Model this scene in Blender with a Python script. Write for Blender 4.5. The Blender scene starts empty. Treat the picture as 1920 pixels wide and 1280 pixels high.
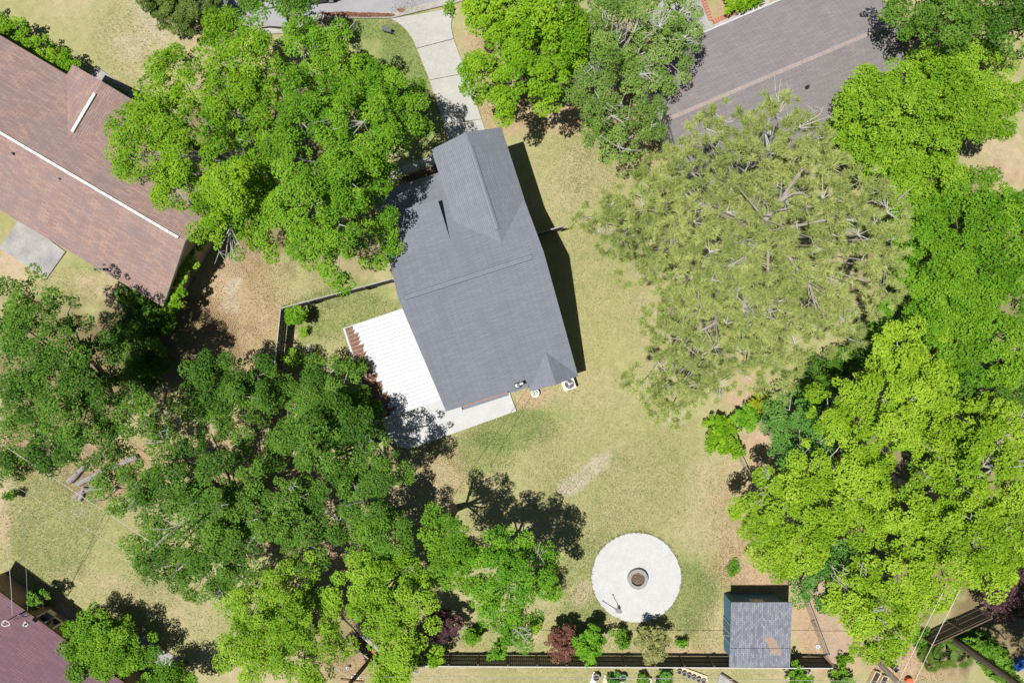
import bpy, math, random
import numpy as np
from mathutils import Vector, Matrix

# ------------------------------------------------------------------ camera, sky, sun, exposure
S = bpy.context.scene
COL = S.collection
H = 53.333           # height of the drone above the lawn, metres
FPX = 1280.0         # focal length in photo pixels (1920 wide)
cam = bpy.data.cameras.new('camera'); cam.lens = 24; cam.sensor_width = 36
cam.clip_start = 0.5; cam.clip_end = 3000
camo = bpy.data.objects.new('camera', cam); camo.location = (0, 0, H); COL.objects.link(camo); S.camera = camo

SUN_DIR = Vector((0.320, 0.100, -1.0)).normalized()      # direction the light travels
elev = math.asin(-SUN_DIR.z); rot = math.atan2(-SUN_DIR.x, -SUN_DIR.y)
w = bpy.data.worlds.new('World'); S.world = w; w.use_nodes = True
nt = w.node_tree; bg = nt.nodes['Background']; sky = nt.nodes.new('ShaderNodeTexSky')
sky.sky_type = 'NISHITA'; sky.sun_disc = False; sky.air_density = 0.7; sky.dust_density = 0.4; sky.sun_elevation = elev; sky.sun_rotation = rot
nt.links.new(sky.outputs[0], bg.inputs[0]); bg.inputs[1].default_value = 0.05
sun = bpy.data.lights.new('sun', 'SUN'); sun.energy = 5.0; sun.angle = math.radians(0.53); sun.color = (1, 0.955, 0.88)
suno = bpy.data.objects.new('sun', sun); suno.rotation_euler = SUN_DIR.to_track_quat('-Z', 'Y').to_euler()
suno.location = (-20, -6, 70); COL.objects.link(suno)
S.view_settings.view_transform = 'Standard'; S.view_settings.look = 'None'
S.view_settings.exposure = 0.21; S.view_settings.gamma = 1.0

RNG = np.random.default_rng(7); R = random.Random(11)

# ------------------------------------------------------------------ helpers
def P(px, py, h=0.0):
    """photo pixel + height above ground -> world point"""
    s = (H - h) / FPX
    return Vector(((px - 960) * s, (640 - py) * s, h))

def mk(name, verts, faces, mat=None, parent=None, smooth=False):
    me = bpy.data.meshes.new(name); me.from_pydata([tuple(v) for v in verts], [], faces); me.update()
    if mat: me.materials.append(mat)
    if smooth: me.polygons.foreach_set('use_smooth', [True] * len(me.polygons))
    o = bpy.data.objects.new(name, me); COL.objects.link(o)
    if parent is not None: o.parent = parent
    return o

def tag(o, label=None, cat=None, group=None, kind=None):
    if label: o['label'] = label
    if cat: o['category'] = cat
    if group: o['group'] = group
    if kind: o['kind'] = kind
    return o

def root(name, loc, label, cat, group=None, rz=0.0):
    o = bpy.data.objects.new(name, None); o.location = loc; o.rotation_euler = (0, 0, rz); o.empty_display_size = .3
    COL.objects.link(o); return tag(o, label, cat, group)

def at(o, parent):
    """parent o (built in world coordinates) keeping its place; roots have only location and a turn about z"""
    o.parent = parent
    o.matrix_parent_inverse = (Matrix.Translation(parent.location) @ Matrix.Rotation(parent.rotation_euler.z, 4, 'Z')).inverted()
    return o

class MB:
    def __init__(s): s.v = []; s.f = []
    def add(s, vs, fs):
        n = len(s.v); s.v += [tuple(v) for v in vs]; s.f += [tuple(i + n for i in f) for f in fs]; return s
    def box(s, c, d, rz=0.0, M=None):
        x, y, z = d[0] / 2, d[1] / 2, d[2] / 2; ca, sa = math.cos(rz), math.sin(rz); vs = []
        for sx, sy, sz in ((-1,-1,-1),(1,-1,-1),(1,1,-1),(-1,1,-1),(-1,-1,1),(1,-1,1),(1,1,1),(-1,1,1)):
            p = Vector((sx*x, sy*y, sz*z))
            if M is not None: p = M @ p
            else: p = Vector((p.x*ca - p.y*sa, p.x*sa + p.y*ca, p.z))
            vs.append(p + Vector(c))
        return s.add(vs, [(0,3,2,1),(4,5,6,7),(0,1,5,4),(1,2,6,5),(2,3,7,6),(3,0,4,7)])
    def bar(s, a, b, wd, ht):
        a, b = Vector(a), Vector(b); d = b - a
        if d.length < 1e-6: return s
        M = d.to_track_quat('X', 'Z').to_matrix()
        return s.box((a + b) / 2, (d.length, wd, ht), M=M)
    def tube(s, pts, rad, n=6, cap=True):
        pts = [Vector(p) for p in pts]; rings = []; k0 = len(s.v); vs = []; up = None
        for i, p in enumerate(pts):
            d = (pts[min(i+1, len(pts)-1)] - pts[max(i-1, 0)]).normalized()
            a = d.orthogonal().normalized() if up is None else (up - d * up.dot(d)).normalized()
            up = a; b = d.cross(a); r = rad[i] if hasattr(rad, '__len__') else rad
            vs += [p + (a * math.cos(t) + b * math.sin(t)) * r for t in [2*math.pi*j/n for j in range(n)]]
        fs = []
        for i in range(len(pts) - 1):
            for j in range(n):
                k = (j + 1) % n; fs.append((i*n+j, i*n+k, (i+1)*n+k, (i+1)*n+j))
        if cap: fs.append(tuple(range(n-1, -1, -1))); fs.append(tuple((len(pts)-1)*n + j for j in range(n)))
        return s.add(vs, fs)
    def slab(s, poly, t):
        """3-D polygon with thickness t straight down"""
        n = len(poly); vs = [Vector(p) for p in poly] + [Vector(p) - Vector((0,0,t)) for p in poly]
        a = sum((vs[i].x*vs[(i+1)%n].y - vs[(i+1)%n].x*vs[i].y) for i in range(n))
        up = tuple(range(n)) if a > 0 else tuple(range(n-1, -1, -1))
        fs = [up, tuple(i + n for i in reversed(up))]
        for q in range(n):
            i, j = up[q], up[(q+1) % n]; fs.append((i, i+n, j+n, j))
        return s.add(vs, fs)
    def ring(s, c, r0, r1, z0, z1, n=40):
        c = Vector(c); vs = []
        for r, z in ((r1,z0),(r1,z1),(r0,z1),(r0,z0)):
            vs += [c + Vector((r*math.cos(2*math.pi*j/n), r*math.sin(2*math.pi*j/n), z)) for j in range(n)]
        fs = []
        for q in range(4):
            for j in range(n):
                k = (j+1) % n; q2 = (q+1) % 4; fs.append((q*n+j, q*n+k, q2*n+k, q2*n+j))
        return s.add(vs, fs)
    def disc(s, c, r, z0, z1, n=32, r2=None):
        r2 = r if r2 is None else r2
        return s.tube([Vector(c)+Vector((0,0,z0)), Vector(c)+Vector((0,0,z1))], [r, r2], n)
    def build(s, name, mat=None, parent=None, smooth=False):
        return mk(name, s.v, s.f, mat, parent, smooth)

def fast_mesh(name, V, F, mat, tint=None):
    """numpy verts (n,3) and equal-sided faces (m,k)"""
    me = bpy.data.meshes.new(name); m, k = F.shape
    me.vertices.add(len(V)); me.vertices.foreach_set('co', V.astype(np.float32).ravel())
    me.loops.add(m*k); me.loops.foreach_set('vertex_index', F.astype(np.int32).ravel())
    me.polygons.add(m); me.polygons.foreach_set('loop_start', np.arange(0, m*k, k, dtype=np.int32))
    me.update(calc_edges=True); me.materials.append(mat)
    if tint is not None:
        t_ = me.attributes.new('tint', 'FLOAT', 'POINT'); t_.data.foreach_set('value', np.repeat(tint, k).astype(np.float32))
    o = bpy.data.objects.new(name, me); COL.objects.link(o); return o

# ------------------------------------------------------------------ materials
class N:
    """tiny node builder"""
    def __init__(s, name, rough=0.8, spec=0.3):
        s.m = bpy.data.materials.new(name); s.m.use_nodes = True; s.t = s.m.node_tree
        s.b = s.t.nodes['Principled BSDF']; s.b.inputs['Roughness'].default_value = rough
        s.b.inputs['Specular IOR Level'].default_value = spec
    def n(s, ty, **kw):
        o = s.t.nodes.new('ShaderNode' + ty)
        for k, v in kw.items():
            if k in o.inputs: o.inputs[k].default_value = v
            else: setattr(o, k, v)
        return o
    def l(s, a, b): s.t.links.new(a, b)
    def coord(s, kind='Object'): return s.n('TexCoord').outputs[kind]
    def noise(s, co, scale, detail=4, rough=0.6, dist=0.0):
        o = s.n('TexNoise'); o.inputs['Scale'].default_value = scale; o.inputs['Detail'].default_value = detail
        o.inputs['Roughness'].default_value = rough; o.inputs['Distortion'].default_value = dist
        s.l(co, o.inputs['Vector']); return o.outputs['Fac']
    def ramp(s, fac, stops):
        o = s.n('ValToRGB'); e = o.color_ramp.elements
        while len(e) < len(stops): e.new(0.5)
        for i, (p, c) in enumerate(stops):
            e[i].position = p; e[i].color = tuple(c) + (1,) if len(c) == 3 else c
        s.l(fac, o.inputs[0]); return o.outputs[0]
    def mix(s, fac, a, b, mode='MIX'):
        o = s.n('Mix'); o.data_type = 'RGBA'; o.blend_type = mode
        for sock, v in ((o.inputs[0], fac), (o.inputs[6], a), (o.inputs[7], b)):
            if hasattr(v, 'is_linked') or isinstance(v, bpy.types.NodeSocket): s.l(v, sock)
            elif isinstance(v, (int, float)): sock.default_value = v
            else: sock.default_value = tuple(v) + (1,)
        return o.outputs[2]
    def color(s, c):
        if isinstance(c, bpy.types.NodeSocket): s.l(c, s.b.inputs['Base Color'])
        else: s.b.inputs['Base Color'].default_value = tuple(c) + (1,)
        return s
    def bump(s, h, strength=0.3, dist=0.02):
        o = s.n('Bump'); o.inputs['Strength'].default_value = strength; o.inputs['Distance'].default_value = dist
        s.l(h, o.inputs['Height']); s.l(o.outputs[0], s.b.inputs['Normal']); return s

def speckled(name, c0, c1, scale=3.0, fine=40.0, rough=0.85, bump=0.25, spec=0.3, c2=None):
    m = N(name, rough, spec); co = m.coord(); a = m.noise(co, scale, 6, 0.65); b = m.noise(co, fine, 3, 0.7)
    col = m.ramp(a, [(0.3, c0), (0.7, c1)] if c2 is None else [(0.28, c0), (0.5, c1), (0.72, c2)])
    g = m.ramp(b, [(0.25, (0.62,)*3), (0.75, (1.25,)*3)])
    m.color(m.mix(1.0, col, g, 'MULTIPLY')); m.bump(b, bump, 0.02); return m.m

def shingles(name, base, alt, stain, tab=(0.32, 0.145), stain_amt=0.5):
    m = N(name, 0.9, 0.2); uv = m.coord('UV')
    br = m.n('TexBrick'); br.offset = 0.5; br.inputs['Scale'].default_value = 1.0
    br.inputs['Brick Width'].default_value = tab[0]; br.inputs['Row Height'].default_value = tab[1]
    br.inputs['Mortar Size'].default_value = 0.012; br.inputs['Mortar Smooth'].default_value = 0.3; br.inputs['Bias'].default_value = 0.0
    br.inputs['Color1'].default_value = tuple(base)+(1,); br.inputs['Color2'].default_value = tuple(alt)+(1,)
    br.inputs['Mortar'].default_value = tuple(0.6*x for x in base)+(1,)
    m.l(uv, br.inputs['Vector'])
    co = m.coord(); gr = m.noise(co, 55, 2, 0.8)
    st = m.noise(co, 0.55, 5, 0.65, 0.6)
    # weather streaks that run down the slope
    mp = m.n('Mapping'); mp.inputs['Scale'].default_value = (1.6, 0.16, 1); m.l(uv, mp.inputs['Vector'])
    sk = m.noise(mp.outputs[0], 1.0, 4, 0.6)
    col = m.mix(1.0, br.outputs['Color'], m.ramp(gr, [(0.25, (0.66,)*3), (0.75, (1.32,)*3)]), 'MULTIPLY')
    f1 = m.ramp(st, [(0.42, (0,)*3), (0.72, (stain_amt,)*3)])
    col = m.mix(f1, col, stain)
    col = m.mix(1.0, col, m.ramp(sk, [(0.3, (0.95,)*3), (0.7, (1.04,)*3)]), 'MULTIPLY')
    m.color(col); m.bump(br.outputs['Fac'], -0.35, 0.012); return m.m

def foliage(name, c0, c1, c2, transl=0.22, rough=0.5, spec=0.16):
    m = N(name, rough, spec); g = m.n('NewGeometry')
    ti = m.n('Attribute', attribute_name='tint'); mm = m.n('Math', operation='MULTIPLY'); m.l(g.outputs['Random Per Island'], mm.inputs[0]); mm.inputs[1].default_value = 0.5
    ad = m.n('Math', operation='MULTIPLY_ADD'); m.l(ti.outputs['Fac'], ad.inputs[0]); ad.inputs[1].default_value = 0.5; m.l(mm.outputs[0], ad.inputs[2])
    col = m.ramp(ad.outputs[0], [(0.08, c0), (0.5, c1), (0.92, c2)])
    m.color(col)
    tr = m.n('BsdfTranslucent'); m.l(m.mix(1.0, col, (1.2, 1.3, 0.4), 'MULTIPLY'), tr.inputs['Color'])
    mx = m.n('MixShader'); mx.inputs[0].default_value = transl
    m.l(m.b.outputs[0], mx.inputs[1]); m.l(tr.outputs[0], mx.inputs[2])
    m.l(mx.outputs[0], m.t.nodes['Material Output'].inputs['Surface']); return m.m

def plain(name, c, rough=0.6, spec=0.4, metal=0.0):
    m = N(name, rough, spec); co = m.coord(); a = m.noise(co, 9, 4, 0.6)
    m.color(m.mix(1.0, c, m.ramp(a, [(0.25, (0.82,)*3), (0.75, (1.1,)*3)]), 'MULTIPLY'))
    m.b.inputs['Metallic'].default_value = metal; return m.m

M = {}
M['roof_grey'] = shingles('roof_grey', (0.188, 0.203, 0.245), (0.215, 0.231, 0.275), (0.17, 0.182, 0.216), tab=(0.85, 0.145), stain_amt=0.3)
M['roof_cap'] = speckled('roof_cap', (0.19, 0.205, 0.245), (0.235, 0.25, 0.295), 4, 50)
M['roof_shed'] = shingles('roof_shed', (0.15, 0.162, 0.2), (0.275, 0.288, 0.33), (0.19, 0.2, 0.235), tab=(0.30, 0.145), stain_amt=0.3)
M['roof_brown'] = shingles('roof_brown', (0.28, 0.188, 0.17), (0.375, 0.26, 0.225), (0.205, 0.172, 0.182), tab=(0.6, 0.155), stain_amt=0.75)
M['roof_taupe'] = shingles('roof_taupe', (0.215, 0.196, 0.206), (0.258, 0.238, 0.247), (0.205, 0.184, 0.194), tab=(0.7, 0.15), stain_amt=0.5)
M['roof_maroon'] = shingles('roof_maroon', (0.18, 0.102, 0.13), (0.225, 0.128, 0.158), (0.165, 0.105, 0.14), tab=(0.7, 0.15), stain_amt=0.6)
M['cap_taupe'] = speckled('cap_taupe', (0.33, 0.27, 0.26), (0.40, 0.335, 0.32), 3, 40)
M['grey_rail'] = plain('grey_rail', (0.33, 0.32, 0.30), 0.6)
M['wood_mid'] = speckled('sunlit_cap_wood', (0.33, 0.33, 0.315), (0.42, 0.42, 0.40), 4, 25)  # fence caps lighter than the boards, sunlight on the top edge painted in
M['vent_edge_shade'] = plain('vent_edge_shade', (0.10, 0.105, 0.125), 0.8)  # dark strip along the ridge vents, edge shade painted as colour
M['white'] = plain('white_paint', (0.80, 0.80, 0.78), 0.5)
M['alu'] = plain('white_aluminium', (0.535, 0.555, 0.585), 0.6, 0.2)
M['siding'] = plain('pale_siding', (0.50, 0.50, 0.49), 0.6)
M['brick_wall'] = speckled('brick_wall', (0.30, 0.19, 0.15), (0.40, 0.28, 0.22), 8, 30)
M['tan_wall'] = speckled('tan_wall', (0.33, 0.27, 0.20), (0.42, 0.35, 0.27), 8, 30)
M['teal'] = plain('blue_siding', (0.045, 0.155, 0.235), 0.55)
M['teal_trim'] = plain('pale_blue_trim', (0.30, 0.45, 0.52), 0.55)
M['glass'] = plain('dark_glass', (0.02, 0.025, 0.03), 0.08, 0.6)
M['concrete'] = speckled('concrete_pale', (0.40, 0.395, 0.37), (0.475, 0.47, 0.45), 0.9, 30, 0.9, 0.12)
M['concrete_white'] = speckled('concrete_white', (0.475, 0.485, 0.49), (0.54, 0.55, 0.555), 1.4, 30, 0.85, 0.1)
M['concrete_old'] = speckled('concrete_old', (0.27, 0.265, 0.27), (0.42, 0.41, 0.395), 0.9, 25, 0.9, 0.15)
M['ring'] = speckled('ring_concrete', (0.26, 0.255, 0.25), (0.36, 0.35, 0.34), 3, 40)
M['asphalt'] = speckled('asphalt', (0.30, 0.30, 0.325), (0.36, 0.36, 0.38), 0.7, 45, 0.9, 0.2)
M['gutter'] = speckled('gutter_concrete', (0.36, 0.33, 0.31), (0.46, 0.43, 0.41), 1.2, 35)
M['wood_grey'] = speckled('weathered_wood', (0.10, 0.095, 0.085), (0.17, 0.16, 0.14), 4, 25)
M['wood_top'] = speckled('sunlit_cap_pale_wood', (0.50, 0.50, 0.48), (0.60, 0.60, 0.58), 4, 25)  # sunlit top edge of the fence painted as pale wood; also the pale plank
M['wood_brown'] = speckled('brown_wood', (0.14, 0.095, 0.06), (0.22, 0.15, 0.10), 4, 25)
M['log'] = speckled('bleached_log', (0.22, 0.20, 0.19), (0.38, 0.35, 0.34), 5, 18, 0.9, 0.5)
M['bark'] = speckled('bark_brown', (0.12, 0.095, 0.07), (0.21, 0.175, 0.14), 4, 22, 0.9, 0.6)
M['bark_pale'] = speckled('bark_pale', (0.34, 0.33, 0.30), (0.50, 0.48, 0.45), 4, 22, 0.9, 0.5)
M['bark_pine'] = speckled('bark_pine', (0.26, 0.23, 0.20), (0.42, 0.38, 0.34), 4, 22, 0.9, 0.5)
M['dark_metal'] = plain('dark_metal', (0.03, 0.03, 0.035), 0.45, 0.5, 0.4)
M['metal'] = plain('bright_metal', (0.55, 0.56, 0.58), 0.3, 0.5, 0.9)
M['grey_metal'] = plain('grey_metal', (0.24, 0.25, 0.26), 0.45, 0.5, 0.5)
M['wire'] = plain('cable', (0.36, 0.36, 0.34), 0.6)
M['wire_pale'] = plain('cable_pale', (0.62, 0.61, 0.55), 0.6)
M['wire_dark'] = plain('cable_dark', (0.06, 0.06, 0.05), 0.6)
M['rust'] = speckled('rusty_edge', (0.33, 0.15, 0.09), (0.45, 0.25, 0.17), 4, 20)
M['litter_roof'] = speckled('brown_litter', (0.17, 0.085, 0.055), (0.27, 0.145, 0.10), 5, 26, 0.95, 0.8)
M['ash'] = speckled('ash', (0.08, 0.06, 0.05), (0.36, 0.25, 0.20), 9, 30, 0.95, 0.9)
M['mulch'] = speckled('mulch', (0.075, 0.04, 0.025), (0.17, 0.10, 0.065), 3, 18, 0.95, 0.9)
M['red_brick'] = speckled('red_brick', (0.42, 0.17, 0.11), (0.52, 0.25, 0.18), 5, 25)
M['cream'] = plain('cream_board', (0.62, 0.52, 0.36), 0.7)
M['soil'] = speckled('potting_soil', (0.03, 0.022, 0.016), (0.08, 0.06, 0.045), 9, 30)
M['pot'] = plain('grey_pot', (0.30, 0.29, 0.28), 0.6)
M['pot_green'] = plain('green_pot', (0.10, 0.28, 0.20), 0.5)
M['tarp'] = plain('blue_plastic', (0.03, 0.10, 0.38), 0.4)
M['orange'] = plain('orange_plastic', (0.75, 0.13, 0.04), 0.45)
M['red'] = plain('red_plastic', (0.55, 0.03, 0.03), 0.4)
M['car'] = plain('navy_car_paint', (0.012, 0.02, 0.05), 0.2, 0.6)
M['tyre'] = plain('tyre_rubber', (0.015, 0.015, 0.015), 0.85)
M['sand'] = speckled('sandy_earth', (0.36, 0.26, 0.185), (0.46, 0.345, 0.26), 1.5, 30, 0.95, 0.4)

L_OAK = foliage('leaf_oak', (0.075, 0.195, 0.005), (0.165, 0.335, 0.01), (0.28, 0.455, 0.024))
L_OAK2 = foliage('leaf_oak_deep', (0.062, 0.175, 0.007), (0.132, 0.3, 0.012), (0.225, 0.405, 0.026))
L_MAPLE = foliage('leaf_maple', (0.09, 0.225, 0.005), (0.18, 0.36, 0.01), (0.29, 0.47, 0.022))
L_GREY = foliage('leaf_greyish', (0.1, 0.19, 0.028), (0.165, 0.285, 0.048), (0.26, 0.385, 0.09))
L_DARK = foliage('leaf_dark', (0.036, 0.105, 0.009), (0.086, 0.2, 0.018), (0.165, 0.305, 0.036))
L_MID = foliage('leaf_mid', (0.056, 0.155, 0.01), (0.112, 0.255, 0.018), (0.18, 0.34, 0.036))
L_YEL = foliage('leaf_yellowgreen', (0.125, 0.255, 0.008), (0.245, 0.405, 0.018), (0.365, 0.52, 0.045))
L_LIME = foliage('leaf_lime', (0.11, 0.245, 0.008), (0.205, 0.375, 0.018), (0.31, 0.485, 0.042))
L_TEAL = foliage('leaf_teal', (0.052, 0.16, 0.022), (0.105, 0.26, 0.04), (0.175, 0.345, 0.07))
L_PINE = foliage('needle_pine', (0.215, 0.28, 0.078), (0.345, 0.41, 0.125), (0.475, 0.53, 0.195), 0.22, 0.55)
L_PURPLE = foliage('leaf_purple', (0.050, 0.022, 0.030), (0.085, 0.040, 0.050), (0.140, 0.070, 0.080), 0.15)
L_RED = foliage('leaf_red', (0.120, 0.045, 0.035), (0.190, 0.075, 0.060), (0.220, 0.130, 0.075), 0.2)
L_PALE = foliage('leaf_pale', (0.2, 0.22, 0.07), (0.29, 0.31, 0.11), (0.38, 0.39, 0.16), 0.2)
L_BRIGHT = foliage('leaf_bright', (0.06, 0.205, 0.008), (0.125, 0.31, 0.014), (0.215, 0.41, 0.03))
L_JUN = foliage('needle_juniper', (0.05, 0.1, 0.015), (0.105, 0.17, 0.026), (0.18, 0.24, 0.045), 0.15)
L_LITTER = foliage('fallen_leaf', (0.24, 0.14, 0.07), (0.4, 0.26, 0.15), (0.52, 0.38, 0.24), 0.05)
L_GRASS = foliage('grass_blade', (0.220, 0.225, 0.090), (0.320, 0.305, 0.150), (0.420, 0.385, 0.225), 0.15)
L_GREEN = foliage('grass_green_blade', (0.110, 0.185, 0.040), (0.175, 0.250, 0.065), (0.240, 0.300, 0.100), 0.15)

# ------------------------------------------------------------------ polygon tools in photo pixels
def inside(poly, X, Y):
    poly = np.asarray(poly, float); res = np.zeros(X.shape, bool); n = len(poly); j = n - 1
    for i in range(n):
        xi, yi = poly[i]; xj, yj = poly[j]
        c = ((yi > Y) != (yj > Y)) & (X < (xj - xi) * (Y - yi) / ((yj - yi) if abs(yj - yi) > 1e-9 else 1e-9) + xi)
        res ^= c; j = i
    return res
def edge_dist(poly, X, Y):
    poly = np.asarray(poly, float); d = np.full(X.shape, 1e9); n = len(poly)
    for i in range(n):
        a = poly[i]; b = poly[(i+1) % n]; ab = b - a
        t = np.clip(((X-a[0])*ab[0] + (Y-a[1])*ab[1]) / max(ab @ ab, 1e-9), 0, 1)
        d = np.minimum(d, np.hypot(X - a[0] - t*ab[0], Y - a[1] - t*ab[1]))
    return d
def vnoise(X, Y, cell, seed=0):
    r = np.random.default_rng(seed); G = r.random((512, 512)); x = X / cell; y = Y / cell
    xi = np.floor(x).astype(int); yi = np.floor(y).astype(int); fx = x - xi; fy = y - yi
    fx = fx*fx*(3-2*fx); fy = fy*fy*(3-2*fy); g = lambda a, b: G[a % 512, b % 512]
    return (g(xi, yi)*(1-fx) + g(xi+1, yi)*fx)*(1-fy) + (g(xi, yi+1)*(1-fx) + g(xi+1, yi+1)*fx)*fy
def fnoise(X, Y, cell, seed=0):
    return (vnoise(X, Y, cell, seed)*0.5 + vnoise(X, Y, cell/2.1, seed+1)*0.28 + vnoise(X, Y, cell/4.3, seed+2)*0.15 + vnoise(X, Y, cell/9, seed+3)*0.07)

# ------------------------------------------------------------------ ground (one sheet)
def axis(lo, hi, step):
    far = np.array([40, 100, 250, 700, 1500.0])
    return np.concatenate([(lo - far)[::-1], np.arange(lo, hi + 1e-6, step), hi + far])
GX = axis(-46, 46, 0.24); GY = axis(-32, 32, 0.24)
XX, YY = np.meshgrid(GX, GY); PX = 960 + XX*24; PY = 640 - YY*24
cols = np.zeros(XX.shape + (3,))
GRASS = np.array((0.335, 0.318, 0.162)); GREEN = np.array((0.205, 0.265, 0.090)); DRY = np.array((0.395, 0.345, 0.210))
SAND = np.array((0.445, 0.350, 0.250)); LITTER = np.array((0.370, 0.275, 0.178)); GREYD = np.array((0.44, 0.385, 0.330)); ROSE = np.array((0.425, 0.305, 0.220))
CROWN_SHADE = np.array((0.17, 0.125, 0.075))  # ground below tree crowns, tree shade put into its colour
def lerp(c, t, col): return c*(1-t[..., None]) + col*t[..., None]
base = fnoise(PX, PY, 120, 3); f2 = fnoise(PX, PY, 34, 9)
cols[:] = GRASS
cols = lerp(cols, np.clip((base - 0.42)*3.2, 0, 1)*0.75, DRY)
cols = lerp(cols, np.clip((0.45 - f2)*4, 0, 1)*0.30, GREEN)
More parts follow.
